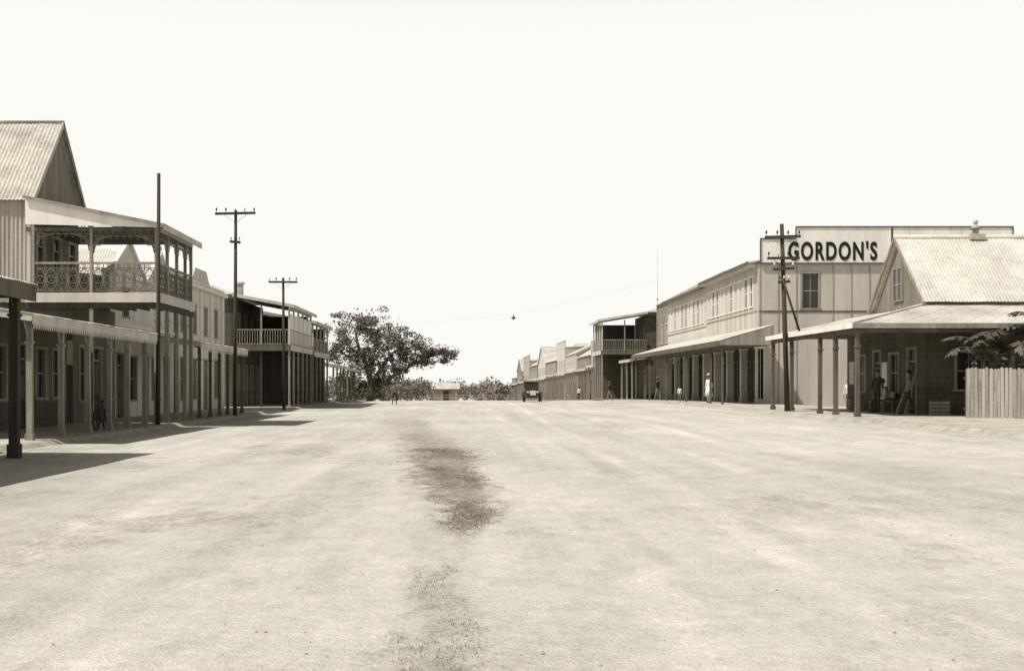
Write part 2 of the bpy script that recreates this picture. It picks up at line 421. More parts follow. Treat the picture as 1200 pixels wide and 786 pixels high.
def frieze(b,ax,c,u0,u1,z,m,dens=.26,h=.3):
    def P(u,zz): return (c,u,zz) if ax=='x' else (u,c,zz)
    U=(0,1,0) if ax=='x' else (1,0,0); W=(0,0,1)
    b.beam('frieze_rail',m,P(u0,z-h),P(u1,z-h),.03,.03)
    n=max(1,round((u1-u0)/dens)); du=(u1-u0)/n
    for i in range(n):
        u=u0+(i+.5)*du
        b.ring('frieze',m,P(u,z-h/2),U,W,h/2,.03,.018,10,ru=du/2); b.ring('frieze',m,P(u,z-h/2),U,W,h*.22,.025,.018,8)
        b.ring('frieze',m,P(u0+i*du,z-h/2),U,W,h*.22,.02,.018,6)
        b.ring('frieze',m,P(u,z-h-.06),U,W,.06,.018,.016,8)
    for uu,sg in((u0,1),(u1,-1)):
        for q in(.62,.46): b.ring('frieze',m,P(uu+sg*q,z-h-q),U,W,q,.045,.02,8,a0=(math.pi/2 if sg>0 else 0),a1=(math.pi if sg>0 else math.pi/2))
        b.ring('frieze',m,P(uu+sg*.2,z-h-.2),U,W,.16,.03,.018,10)

b=B('verandah_shop',(-13,22,0))
verandah(b,1,-9.8,-13.2,12.2,28.3,3.8,4.5,[27.7,23.7,19.7,15.7],timber,iron_geo,.38,True,.19,True,False,timber_m)
b.box('walls',boards_m,-20,-13.2,12.2,26,-.1,5.2); b.box('roof_edge',iron_dull,-20.3,-13.0,12.0,26.2,5.2,5.35)
b.box('end_plate',timber_m,-9.9,-13.2,28.2,28.3,3.5,3.9)
b.done()

# --- shop C
b=B('brick_shop',(-15,40,0))
ops=[]
for yc,k in((34.6,'win'),(36.5,'door'),(38.4,'win'),(40.2,'win'),(42.2,'door'),(44,'win'),(45.7,'win')):
    ops.append((yc-.5,yc+.5,.13,2.9,'door') if k=='door' else (yc-.55,yc+.55,1.15,2.8,'win'))
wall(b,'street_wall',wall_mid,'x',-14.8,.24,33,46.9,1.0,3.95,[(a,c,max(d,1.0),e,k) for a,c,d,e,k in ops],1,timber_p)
us=[33]+[v for o in ops if o[4]=='door' for v in(o[0],o[1])]+[46.9]
for i in range(0,len(us),2): b.box('dado',brick,-14.93,-14.66,us[i],us[i+1],-.1,1.0)
for o in ops:
    if o[4]=='door': b.box('lower_doors',timber,-14.83,-14.78,o[0],o[1],.1,1.0)
b.box('side_wall',boards_m,-22,-14.93,33,33.2,-.1,3.95); b.box('rear_fill',boards_m,-22,-14.95,46.6,46.8,-.1,3.95)
b.slab('roof',iron_geo,[(-14.6,32.8,4.0),(-14.6,47,4.0),(-22,47,4.5),(-22,32.8,4.5)],.06)
verandah(b,1,-11.5,-14.66,33.2,46.6,3.4,3.85,[33.6,36.2,38.7,41.1,43.3,45.6],timber_p,iron_geo,.26,True,.15,True,True,cream)
b.done()

# --- balcony hotel
b=B('balcony_hotel',(-16,50,0))
Y0,Y1=47.3,53.3; XE,XW=-11.5,-16.3; DK=4.95; RF=7.45
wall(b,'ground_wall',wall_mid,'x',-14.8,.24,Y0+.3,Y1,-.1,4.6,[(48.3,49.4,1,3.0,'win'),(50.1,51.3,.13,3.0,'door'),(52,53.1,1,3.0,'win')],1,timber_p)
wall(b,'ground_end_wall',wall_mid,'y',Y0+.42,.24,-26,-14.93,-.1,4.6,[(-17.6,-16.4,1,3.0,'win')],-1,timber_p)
wall(b,'upper_wall',boards_m,'x',XW,.2,Y0+.25,Y1,DK,8.5,[(48.1,49.1,DK+.02,7.3,'door'),(50,51,DK+.02,7.3,'door'),(51.9,52.9,DK+.02,7.3,'door')],1,cream)
b.corr('iron_side_wall',iron_wall,(-27,Y0+.12,4.9),(-16.22,Y0+.12,4.9),(-16.22,Y0+.12,8.42),(-27,Y0+.12,8.42),.16,.02)
b.box('corner_board',cream,-16.3,-16.16,Y0+.02,Y0+.14,4.9,8.45)
b.box('side_floor_plate',timber_p,-27,-16.2,Y0+.0,Y0+.15,4.62,4.9)
b.box('balcony_deck',timber_m,XW,XE+.12,Y0-.12,Y1,DK-.12,DK)
b.box('deck_fascia',cream,XW,XE+.16,Y0-.17,Y0-.125,DK-.34,DK+.02); b.box('deck_fascia',cream,XE+.125,XE+.165,Y0-.12,Y1,DK-.34,DK+.02)
b.box('deck_band',timber,XW,XE+.1,Y0-.1,Y0+.05,DK-.55,DK-.36); b.box('deck_band',timber,XE-.05,XE+.09,Y0+.06,Y1,DK-.55,DK-.36)
for i in range(9):
    x=XW+.3+i*(XE-XW-.4)/8; b.box('joists',timber_m,x-.03,x+.03,Y0+.06,Y1,DK-.32,DK-.13)
psy=[47.3,49.0,50.6,52.1,53.2]
for y in psy:
    post(b,XE,y,F(XE,y),DK-.36,.14,timber_p,False); b.box('upper_posts',timber_p,XE-.055,XE+.055,y-.055,y+.055,DK,RF-.1)
for x in(-13.9,-16.05):
    if x>-14: post(b,x,47.3,F(x,47.3),DK-.56,.13,timber_p,False)
    b.box('upper_posts',timber_p,x-.055,x+.055,Y0-.055,Y0+.055,DK,RF+(XE-x)*.2-.12)
decor_rail(b,'y',Y0,-16,-13.96,DK,DK+1.12,iron_lace); decor_rail(b,'y',Y0,-13.84,-11.56,DK,DK+1.12,iron_lace)
for a,c in zip(psy,psy[1:]): decor_rail(b,'x',XE,a+.06,c-.06,DK,DK+1.12,iron_lace); frieze(b,'x',XE,a+.06,c-.06,RF-.12,iron_lace)
frieze(b,'y',Y0,-16,-13.96,RF+.05,iron_lace,h=.36); frieze(b,'y',Y0,-13.84,-11.56,RF-.05,iron_lace,h=.34)
zin=RF+1.02
b.corr('balcony_roof',iron_geo,(XE+.35,Y0-.4,RF),(XE+.35,Y1+.2,RF),(XW,Y1+.2,zin),(XW,Y0-.4,zin))
b.box('eave_beam',cream,XE-.06,XE+.06,Y0-.05,Y1,RF-.17,RF-.04); b.box('fascia',cream,XE+.36,XE+.4,Y0-.42,Y1+.2,RF-.2,RF+.03)
b.prism('end_infill',white,[(XE+.34,Y0-.3,RF-.10),(XW+.05,Y0-.3,RF+.02),(XW+.05,Y0-.3,zin-.03),(XE+.34,Y0-.3,RF-.03)],(0,.05,0))
b.beam('bargeboard',timber_p,(XE+.38,Y0-.42,RF-.02),(XW,Y0-.42,zin-.0),.04,.10)
b.box('end_beam',timber_m,XW,XE-.06,Y0-.05,Y0+.05,RF-.2,RF-.06)
b.box('ceiling',timber_m,XW+.1,XE,Y0+.2,Y1,RF-.05,RF-.02)
YM=(Y0+Y1)/2+.45; EZ=8.5; RZ=11.95
b.corr('main_roof',iron_old,(-27,Y0-.1,EZ-.1),(-16.05,Y0-.1,EZ-.1),(-16.05,YM,RZ),(-27,YM,RZ),.15,.016)
b.corr('main_roof_rear',iron_old,(-16.05,Y1+.9,EZ-.1),(-27,Y1+.9,EZ-.1),(-27,YM,RZ),(-16.05,YM,RZ),.15,.016)
b.prism('gable_wall',vboards_m,[(-16.25,Y0+.25,EZ-.02),(-16.25,Y1+.6,EZ-.02),(-16.25,YM,RZ-.15)],(-.1,0,0))
b.beam('bargeboard',cream,(-16.02,Y0-.12,EZ-.18),(-16.02,YM,RZ-.05),.05,.18); b.beam('bargeboard',timber_p,(-16.02,YM,RZ-.05),(-16.02,Y1+.92,EZ-.18),.05,.18)
b.cyl('ridge_cap',iron_dull,(-27,YM,RZ+.01),(-16.0,YM,RZ+.01),.08)
b.box('rear_wall',boards_m,-27,-16.41,Y1+.32,Y1+.48,-.1,8.4)
b.done()

# --- pedimented stucco shops D
b=B('pedimented_shop',(-15.3,60,0))
ops=[(55.2,56.4,.13,2.9,'door'),(57,58.6,.9,2.8,'win'),(59.6,60.7,.13,2.9,'door'),(61.4,63,.9,2.8,'win'),(63.8,65,.13,2.9,'door')]
wall(b,'street_wall',stucco,'x',-15.3,.3,54.2,66,-.1,6.4,ops+[(56.2,57.2,4.6,5.8,'win'),(62.0,63.0,4.6,5.8,'win')],1,timber_p)
for yc in(57.0,62.9):
    b.prism('pediment',stucco,[(-15.16,yc-2.5,6.5),(-15.16,yc+2.5,6.5),(-15.16,yc,7.9)],(-.25,0,0))
    b.beam('pediment_moulding',white,(-15.1,yc-2.7,6.5),(-15.1,yc,8.0),.2,.14); b.beam('pediment_moulding',white,(-15.1,yc,8.0),(-15.1,yc+2.7,6.5),.2,.14)
    b.sphere('finial',stucco,(-15.2,yc,8.25),.18)
b.box('cornice',white,-15.5,-14.95,54.15,66.05,6.32,6.5); b.box('string_course',white,-15.44,-15.05,54.2,66,4.1,4.25)
b.box('side_wall',stucco2,-26,-15.45,54.25,54.45,-.1,6.2)
b.slab('roof',iron_x,[(-15.4,54.2,6.2),(-15.4,66,6.2),(-26,66,7.4),(-26,54.2,7.4)],.06)
verandah(b,1,-11.5,-15.15,54.0,65.5,3.35,3.9,[54.9,57.2,59.3,61.4,63.4,65.2],timber_m,iron_geo,.24,False,.13,True,True,cream)
b.done()

# --- stucco bank E
b=B('stucco_bank',(-15.3,73,0))
ops=[]
for yc in(68,71,74,77):
    ops+= [(yc-.55,yc+.55,.8 if yc!=74 else .13,3.0,'win' if yc!=74 else 'door'),(yc-.5,yc+.5,4.4,6.0,'win')]
wall(b,'street_wall',stucco,'x',-15.3,.3,66.4,79.2,-.1,7.2,ops,1,stucco2)
for yc in(66.6,69.5,72.5,75.5,79.0): b.box('pilasters',white,-15.28,-15.05,yc-.2,yc+.2,-.1,6.9)
b.box('cornice',white,-15.5,-14.85,66.35,79.3,6.9,7.1); b.box('parapet_cap',white,-15.5,-15.05,66.35,79.3,7.2,7.32); b.box('string_course',stucco,-15.45,-14.95,66.38,79.25,3.7,3.95)
b.prism('parapet_pediment',stucco,[(-15.16,70.3,7.32),(-15.16,75.3,7.32),(-15.16,74.3,8.1),(-15.16,71.3,8.1)],(-.25,0,0))
b.box('side_wall',stucco2,-24,-15.46,66.45,66.65,-.1,7.0)
b.slab('roof',iron_y,[(-15.6,66.4,7.1),(-15.6,79,7.1),(-19.5,76.5,8.9),(-19.5,69,8.9)],.05); b.slab('roof',iron_x,[(-15.6,66.4,7.1),(-19.5,69,8.9),(-23,69,8.9),(-26,66.4,7.1)],.05)
b.done()

def two_storey(name,s,xe,xw,y0,y1,dk,rf,psn,deep=9,enclosed=False,roofh=1.6,wallm=None,g=None):
    wallm=wallm or boards_m
    g=F(xe,(y0+y1)/2) if g is None else g
    b=B(name,(xw,(y0+y1)/2,g))
    ops=[];u=y0+.8
    while u+1.2<y1: ops+=[(u,u+1.1,g+.05,g+2.7,'door'),(u,u+1.1,dk+.02,dk+2.1,'door')]; u+=2.6
    wall(b,'street_wall',wallm,'x',xw,.2,y0+.2,y1-.1,g-.3,rf+.5,ops,s,timber_p)
    b.box('end_wall',wallm,xw-s*.12,xw-s*deep,y0+.2,y0+.35,g-.3,rf+.5)
    b.box('end_wall',wallm,xw-s*.12,xw-s*deep,y1-.35,y1-.2,g-.3,rf+.5)
    b.box('party_wall',boards_d,xw+s*.11,xe-s*.2,y1-.1,y1,g-.3,rf-.1)
    b.box('balcony_deck',timber_m,xw+s*.1,xe+s*.1,y0-.1,y1-.12,dk-.15,dk)
    b.box('deck_fascia',cream,xe+s*.11,xe+s*.15,y0-.1,y1,dk-.35,dk+.03); b.box('deck_fascia',timber_m,xw,xe+s*.1,y0-.15,y0-.11,dk-.35,dk+.03)
    for y in psn:
        post(b,xe,y,g,dk-.16,.13,timber_p,True); b.box('upper_posts',cream,xe-.06,xe+.06,y-.06,y+.06,dk,rf-.1)
    for x in((xe+xw)/2,):
        post(b,x,y0,g,dk-.16,.12,timber,False); b.box('upper_posts',timber_p,x-.05,x+.05,y0-.05,y0+.05,dk,rf)
    def rail(ax,c,u0,u1):
        for zz,t in((1.05,.07),(.12,.05)):
            if ax=='x': b.box('rails',timber_p,c-.03,c+.03,u0,u1,dk+zz-t,dk+zz)
            else: b.box('rails',timber_p,u0,u1,c-.03,c+.03,dk+zz-t,dk+zz)
        k=int(abs(u1-u0)/.16)
        for i in range(k):
            uu=u0+(i+.5)*(u1-u0)/k
            if ax=='x': b.box('balusters',timber_p,c-.015,c+.015,uu-.02,uu+.02,dk+.1,dk+1)
            else: b.box('balusters',timber_p,uu-.02,uu+.02,c-.015,c+.015,dk+.1,dk+1)
    rail('x',xe,y0,y1); rail('y',y0,min(xe,xw),max(xe,xw))
    if enclosed:
        for a,c in zip(psn,psn[1:]):
            b.box('infill_panels',white,xe-.02,xe+.02,a+.07,c-.07,dk+1.06,rf-.5)
            b.box('infill_panels',cream,xe-.025,xe+.025,a+.07,c-.07,dk+.1,dk+.98)
    b.box('eave_beam',cream,xe-.06,xe+.06,y0,y1,rf-.2,rf-.04)
    zw=rf+.75
    b.slab('balcony_roof',iron_y,[(xe+s*.4,y0-.3,rf),(xe+s*.4,y1+.05,rf),(xw,y1+.05,zw),(xw,y0-.3,zw)],.05)
    b.box('fascia',cream,xe+s*.41,xe+s*.44,y0-.3,y1,rf-.2,rf+.02)
    b.beam('bargeboard',cream,(xe+s*.42,y0-.33,rf-.06),(xw,y0-.33,zw-.06),.04,.2)
    ym=(y0+y1)/2; h=zw+.02; d=min(deep/2,(y1-y0)/2)
    xa=xw+s*.2;xb=xw-s*deep
    b.slab('main_roof',iron_x,[(xa,y0-.2,h),(xb,y0-.2,h),(xb+s*d*.8,ym,h+roofh),(xa-s*d*.8,ym,h+roofh)],.05)
    b.slab('main_roof',iron_x,[(xa,y1,h),(xb,y1,h),(xb+s*d*.8,ym,h+roofh),(xa-s*d*.8,ym,h+roofh)],.05)
    b.slab('main_roof_hip',iron_y,[(xa,y0-.2,h),(xa,y1,h),(xa-s*d*.8,ym,h+roofh)],.05)
    return b
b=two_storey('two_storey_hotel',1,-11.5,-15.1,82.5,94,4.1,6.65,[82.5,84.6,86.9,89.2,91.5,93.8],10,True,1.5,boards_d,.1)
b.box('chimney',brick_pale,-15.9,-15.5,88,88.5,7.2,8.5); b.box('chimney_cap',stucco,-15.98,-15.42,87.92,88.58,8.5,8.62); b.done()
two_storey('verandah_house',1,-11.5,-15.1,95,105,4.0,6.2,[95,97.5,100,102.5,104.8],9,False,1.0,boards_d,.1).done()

def shop(name,s,xe,xw,y0,y1,ze,zt,roof='gable_x',h=2,wm=None,deep=9,sp=3.2,rm=None,upper=False):
    wm=wm or boards_m; g=F(xe,y0)
    b=B(name,(xw,y0,g))
    ops=[];u=y0+.9;i=0
    zt+=g; ze+=g
    while u+1.3<y1:
        ops.append((u,u+1.2,g+.03,g+2.6,'door') if i%2 else (u,u+1.3,g+.9,g+2.5,'win'))
        if upper: ops.append((u,u+1.1,g+5.0,g+6.6,'win'))
        u+=2.7;i+=1
    wall(b,'street_wall',wm,'x',xw,.2,y0+.1,y1-.1,g-1,zt,ops,s,cream)
    b.box('end_wall',wm,xw-s*.11,xw-s*deep,y0+.12,y0+.3,g-1,zt); b.box('end_wall',wm,xw-s*.11,xw-s*deep,y1-.3,y1-.12,g-1,zt)
    ym=(y0+y1)/2; xb=xw-s*deep
    rx=rm or iron_x; ry=rm or iron_y
    if roof=='gable_x':
        b.slab('roof',rx,[(xw+s*.3,y0-.1,zt),(xb,y0-.1,zt),(xb,ym,zt+h),(xw+s*.3,ym,zt+h)],.06)
        b.slab('roof',rx,[(xw+s*.3,y1+.1,zt),(xb,y1+.1,zt),(xb,ym,zt+h),(xw+s*.3,ym,zt+h)],.06)
        b.prism('gable_wall',wm,[(xw,y0+.1,zt-.03),(xw,y1-.1,zt-.03),(xw,ym,zt+h-.12)],(-s*.1,0,0))
    elif roof=='gable_y':
        xm=(xw+xb)/2
        b.slab('roof',ry,[(xw+s*.3,y0-.2,zt),(xw+s*.3,y1+.1,zt),(xm,y1+.1,zt+h),(xm,y0-.2,zt+h)],.06)
        b.slab('roof',ry,[(xb,y0-.2,zt),(xb,y1+.1,zt),(xm,y1+.1,zt+h),(xm,y0-.2,zt+h)],.06)
        b.prism('gable_wall',wm,[(xw,y0+.1,zt-.03),(xb,y0+.1,zt-.03),(xm,y0+.1,zt+h-.12)],(0,.1,0))
        b.beam('bargeboard',cream,(xw+s*.3,y0-.22,zt-.08),(xm,y0-.22,zt+h-.05),.05,.2); b.beam('bargeboard',cream,(xb,y0-.22,zt-.08),(xm,y0-.22,zt+h-.05),.05,.2)
    elif roof=='hip':
        xm=(xw+xb)/2; d=min(deep,y1-y0)*.4
        b.slab('roof',rx,[(xw+s*.3,y0-.2,zt),(xb,y0-.2,zt),(xb+s*d,ym,zt+h),(xw-s*d,ym,zt+h)],.06)
        b.slab('roof',rx,[(xw+s*.3,y1+.2,zt),(xb,y1+.2,zt),(xb+s*d,ym,zt+h),(xw-s*d,ym,zt+h)],.06)
        b.slab('roof_hip',ry,[(xw+s*.3,y0-.2,zt),(xw+s*.3,y1+.2,zt),(xw-s*d,ym,zt+h)],.06)
    else:
        b.slab('roof',rx,[(xw,y0,zt),(xw,y1,zt),(xb,y1,zt+.5),(xb,y0,zt+.5)],.06)
        b.box('parapet',wm,xw-s*.08,xw+s*.13,y0+.05,y1-.05,zt-.2,zt+h); b.box('parapet_cap',cream,xw-s*.15,xw+s*.2,y0,y1,zt+h,zt+h+.12)
    n=max(1,round((y1-y0)/sp)); ps=[y0+.2+i*(y1-y0-.4)/n for i in range(n+1)]
    verandah(b,s,xe,xw+s*.1,y0,y1,ze,ze+.5,ps,timber_p,iron_y,.24,(y0<140),.13,False,False)
    b.done()
shop('weatherboard_shop',1,-11.3,-14.5,107.5,117,3.1,4.0,'gable_x',1.6,boards_d)
shop('weatherboard_shop',1,-11.1,-14.2,118,126,2.9,3.6,'hip',1.2,boards_d)

# ================================================================ RIGHT SIDE
GZ=F(15,48)
b=B('corner_store',(17.3,50,GZ))
XE,XW=13.8,17.3; Y0,YA,YB,Y1=45.3,48.1,54.2,58
EZ=3.78;WZ=4.55;RZ=7.45
wall(b,'street_wall',boards_d,'x',XW,.2,YA,Y1,GZ-.1,WZ,[(49,50.1,GZ+.02,2.95,'door'),(51,52.2,1.3,2.8,'win'),(53.2,54.3,GZ+.02,2.95,'door'),(55.2,56.6,1.3,2.8,'win')],-1,timber_p)  # dark boards chosen to put verandah shade into the wall colour
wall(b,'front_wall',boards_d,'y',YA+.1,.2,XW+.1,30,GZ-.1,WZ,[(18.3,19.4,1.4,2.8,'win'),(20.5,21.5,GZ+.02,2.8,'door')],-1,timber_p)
b.box('rear_wall',boards_m,XW+.1,30,Y1-.2,Y1,GZ-.1,WZ)
YM=(YA+YB)/2
b.corr('main_roof',iron_geo,(XW-.25,YA-.25,4.68),(31,YA-.25,4.68),(31,YM,RZ),(XW-.25,YM,RZ),.13,.009)
b.corr('main_roof_rear',iron_geo,(XW-.25,YB+.3,4.62),(31,YB+.3,4.62),(31,YM,RZ),(XW-.25,YM,RZ),.13,.009)
b.cyl('ridge_cap',iron_geo,(XW-.27,YM,RZ+.02),(31,YM,RZ+.02),.1)
b.prism('gable_wall',vboards_m,[(XW-.05,YA+.02,4.58),(XW-.05,YB,4.58),(XW-.05,YM,RZ-.1)],(.12,0,0))
b.box('gable_window',glass,XW-.1,XW-.055,YM-.45,YM+.45,4.95,6.2)
for y in(YM-.5,YM,YM+.5): b.box('window_frames',timber_p,XW-.14,XW-.06,y-.03,y+.03,4.9,6.25)
for z in(4.9,5.55,6.2): b.box('window_frames',timber_p,XW-.135,XW-.062,YM-.5,YM+.5,z,z+.05)
b.beam('bargeboard',timber_p,(XW-.27,YA-.28,4.6),(XW-.27,YM,RZ-.04),.04,.13); b.beam('bargeboard',timber_p,(XW-.27,YM,RZ-.04),(XW-.27,YB+.32,4.6),.04,.13)
b.cyl('ventilator_neck',iron_dull,(20.3,YM,RZ-.1),(20.3,YM,RZ+.35),.13); b.cyl('ventilator_cowl',iron_dull,(20.3,YM,RZ+.35),(20.3,YM,RZ+.52),.26,.05); b.sphere('ventilator_ball',iron_dull,(20.3,YM,RZ+.62),.1)
b.box('ventilator_base',iron_dull,20.0,20.6,YM-.25,YM+.25,RZ-.1,RZ+.13)
zo=EZ-.05
b.corr('verandah_roof',iron_geo,(XE-.25,Y0+.2,zo),(XE-.25,Y1+.1,zo),(XW-.1,Y1+.1,4.55),(XW-.1,YA,4.55),.13,.01)
b.corr('verandah_roof_front',iron_geo,(XE-.25,Y0-.25,zo),(30,Y0-.25,zo),(30,YA,4.6),(XW-.1,YA,4.6),.13,.01)
b.slab('verandah_roof_hip',iron_y,[(XE-.25,Y0-.25,zo-.004),(XE-.25,Y0+.2,zo-.004),(XW-.1,YA,4.55)],.03)
b.beam('hip_cap',iron_geo,(XE-.25,Y0-.25,zo+.03),(XW-.1,YA,4.63),.14,.05)
b.box('fascia',white,XE-.29,XE-.255,Y0-.28,Y1+.1,zo-.16,zo+.02); b.box('fascia',timber_p,XE-.25,30,Y0-.29,Y0-.255,zo-.16,zo+.02)
b.box('eave_beam',timber_m,XE-.05,XE+.05,Y0,Y1,zo-.3,zo-.12); b.box('eave_beam',timber_m,XE+.05,22,Y0-.05,Y0+.05,zo-.3,zo-.12)
for y in(45.3,48.0,50.1,54.5,57.8): post(b,XE,y,F(XE,y),zo-.2,.15,timber_m,False)
for x in(22,25.5): post(b,x,Y0,GZ,zo-.2,.14,timber_m,False)
b.box('ceiling_boards',timber_m,XE+.1,XW-.1,Y0+.1,Y1,zo-.1,zo-.07)
b.box('notice_board',white,XW-.16,XW-.12,52.35,53.0,1.5,2.5); b.box('notice_board',cream,XW-.16,XW-.12,56.8,57.5,1.6,2.6)
b.done()
b=B('timber_planks',(16.8,49,GZ))
for i in range(3): b.beam('plank_%d'%i,timber_m if i%2 else timber_p,(16.6-.06*i+R()*.1,48.9+.2*i,GZ+.01),(17.14,49.0+.18*i,GZ+1.5+R()*.5),.11,.03)
b.done()
b=B('bench',(16.7,51.5,GZ))
b.box('seat',timber_p,16.5,16.95,50.9,52.7,GZ+.42,GZ+.47); b.box('backrest',timber_p,16.95,17.0,50.9,52.7,GZ+.6,GZ+.85)
for y in(51,52.6):
    for x in(16.55,16.9): b.box('legs',timber_p,x-.03,x+.03,y-.03,y+.03,GZ,GZ+.42)
b.done()
for bx,by in((16.6,54.8),(17.4,47.2)):
    b=B('wooden_crate',(bx,by,GZ))
    for i in range(4):
        b.box('slats',timber_p,bx-.3,bx+.3,by-.26,by-.24,GZ+.02+i*.13,GZ+.12+i*.13); b.box('slats',timber_p,bx-.3,bx-.28,by-.24,by+.24,GZ+.02+i*.13,GZ+.12+i*.13)
        b.box('slats',timber_p,bx+.28,bx+.3,by-.24,by+.24,GZ+.02+i*.13,GZ+.12+i*.13)
    b.box('lid',timber_m,bx-.3,bx+.3,by-.26,by+.26,GZ+.54,GZ+.57)
    b.done()

# --- paling fence
b=B('paling_fence',(19,43.5,GZ))
x=16.95;gz=E(17,43.5)
while x<34:
    h=1.85+.07*(R()-.5)+.04*math.sin(x*1.3); w=.10+R()*.03; t=.02*(R()-.5)*2; ty=.012*(R()-.5)
    rr=R(); m_=fence_m if rr<.6 else iron_dull if rr<.8 else cream
    b.add('palings' ,m_,[(x,43.5+ty,gz-.05),(x+w,43.5+ty,gz-.05),(x+w+t,43.5+ty,gz+h-.03),(x+w/2+t,43.5+ty,gz+h+.03*R()),(x+t,43.5+ty,gz+h-.02),
       (x,43.52+ty,gz-.05),(x+w,43.52+ty,gz-.05),(x+w+t,43.52+ty,gz+h-.03),(x+w/2+t,43.52+ty,gz+h),(x+t,43.52+ty,gz+h-.02)],[(0,1,2,3,4),(9,8,7,6,5),(0,5,6,1),(1,6,7,2),(2,7,8,3),(3,8,9,4),(4,9,5,0)])
    x+=w+.012+R()*.012
for z in(.4,1.45): b.box('rails',timber_m,16.9,34,43.54,43.6,gz+z,gz+z+.08)
for i in range(7): b.box('fence_posts',timber_m,17+i*2.6,17.12+i*2.6,43.61,43.73,gz-.1,gz+1.8)
b.done()

def banana(cx,cy,gz,seed,n=9,hh=2.4):
    rn=random.Random(seed); b=B('banana_plant',(cx,cy,gz))
    b.cyl('stem',banana_dead,(cx,cy,gz),(cx+.1,cy,gz+hh),.17,.09,10)
    for k in range(n):
        a=rn.random()*6.28; Ln=1.7+rn.random()*.9; el=.6+rn.random()*.85; dead=rn.random()<.25
        if dead: el=-.2
        d=Vector((math.cos(a),math.sin(a),0)); sd=Vector((-d.y,d.x,0)); p=Vector((cx+.1,cy,gz+hh-.1)); m_=banana_dead if dead else banana_m
        seg=20; prev=p
        for i in range(seg):
            t=(i+.5)/seg; tilt=el-(1.9 if not dead else 1.4)*t**1.3
            nxt=prev+(d*math.cos(tilt)+Vector((0,0,math.sin(tilt))))*Ln/seg
            if i>2:
                w=.34*math.sin(math.pi*min(1,t*1.02))**.6
                for sg in(-1,1):
                    if rn.random()<.1: continue
                    dr=-.05-.45*rn.random(); g=.06*(nxt-prev)
                    q=sd*sg*w*(.8+rn.random()*.3)+Vector((0,0,dr*w*1.5))
                    b.add('leaves',m_,[prev+g,nxt-g,nxt-g+q+(nxt-prev)*.5,prev+g+q+(nxt-prev)*.35],[(0,1,2,3)])
            b.cyl('midribs',m_,prev,nxt,.018,.015,5)
            prev=nxt
    b.done()
banana(19.0,44.9,gz,1,12,2.3); banana(18.3,44.5,gz,5,8,1.8); banana(20.0,44.7,gz,9,13,3.1); banana(19.9,44.2,gz,14,8,2.0)

# --- two-storey store with sign
GZ2=F(17,85)
b=B('two_storey_store',(17.3,85,GZ2))
XW=17.3;Y0,YB,Y1=75.9,92,110
ops=[]
u=77.1
while u<91: ops.append((u,u+1.0,6.3,8.05,'shut' if R()<.6 else 'win')); u+=1.5
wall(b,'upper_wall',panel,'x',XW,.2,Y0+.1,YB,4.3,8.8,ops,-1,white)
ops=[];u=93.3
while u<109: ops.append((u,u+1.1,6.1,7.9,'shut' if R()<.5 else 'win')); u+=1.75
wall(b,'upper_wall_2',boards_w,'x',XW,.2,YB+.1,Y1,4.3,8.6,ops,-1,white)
b.box('cover_strips',timber_p,XW-.13,XW-.1,Y0+.1,YB,5.9,5.98); b.box('cover_strips',timber_p,XW-.128,XW-.1,YB+.1,Y1,5.7,5.78)
y=Y0+.9
while y<YB: b.box('cover_strips',white,XW-.125,XW-.1,y-.03,y+.03,4.4,5.9); y+=1.5
b.slab('roof',iron_y,[(XW-.7,Y0-.25,8.82),(XW-.7,YB+.1,8.82),(24,YB+.1,10.2),(24,Y0+.15,10.2)],.08)
b.box('fascia',timber_m,XW-.74,XW-.705,Y0-.25,YB+.1,8.66,8.86)
for i in range(22): y=Y0+.3+i*.73; b.box('eave_brackets',white,XW-.65,XW-.12,y-.04,y+.04,8.55,8.73)
b.slab('roof_2',iron_y,[(XW-.6,YB+.2,8.6),(XW-.6,Y1+.2,8.6),(20.5,Y1+.2,10.2),(20.5,YB+.2,10.2)],.08)
b.slab('roof_2',iron_y,[(24,YB+.2,8.6),(24,Y1+.2,8.6),(20.5,Y1+.2,10.2),(20.5,YB+.2,10.2)],.08)
b.box('fascia',timber_m,XW-.64,XW-.605,YB+.2,Y1+.2,8.42,8.62)
b.prism('gable_wall',boards_m,[(XW,YB+.25,8.5),(24,YB+.25,8.5),(20.5,YB+.25,10.1)],(0,.1,0))
wall(b,'side_wall',panel,'y',Y0,.2,XW-.1,33,GZ2-.2,8.72,[(19.75,20.85,6.1,8.15,'win'),(25.5,26.6,6.1,8.15,'win')],-1,timber_p)
x=XW+.03
while x<33:
    if not 19.7<x<20.9: b.box('cover_strips',timber_p,x-.03,x+.03,Y0-.13,Y0-.1,GZ2,8.6)
    x+=1.08
b.box('cover_strips',timber_m,XW-.05,33,Y0-.135,Y0-.1,5.85,5.95)
b.box('parapet_frame',timber_m,XW+.1,33,Y0-.02,Y0+.1,8.73,10.1)
ops=[];u=77
while u<109: ops.append((u,u+1.3,GZ2+.02,3.2,'door')); ops.append((u+2.1,u+3.4,1.3,3.1,'win')); u+=4.3
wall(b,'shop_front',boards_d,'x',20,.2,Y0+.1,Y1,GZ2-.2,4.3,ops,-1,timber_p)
y=Y0+.1
while y<Y1+.1:
    b.box('columns',cream,XW-.2,XW+.2,y-.2,y+.2,GZ2-.3,4.3); b.box('column_bases',stucco2,XW-.25,XW+.25,y-.25,y+.25,GZ2-.3,GZ2+.3); b.box('column_caps',white,XW-.25,XW+.25,y-.25,y+.25,3.7,3.85); y+=4.23
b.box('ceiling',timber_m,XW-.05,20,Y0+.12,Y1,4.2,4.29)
a=(14.1,Y0-4,4.05);c=(14.1,Y1,4.05)
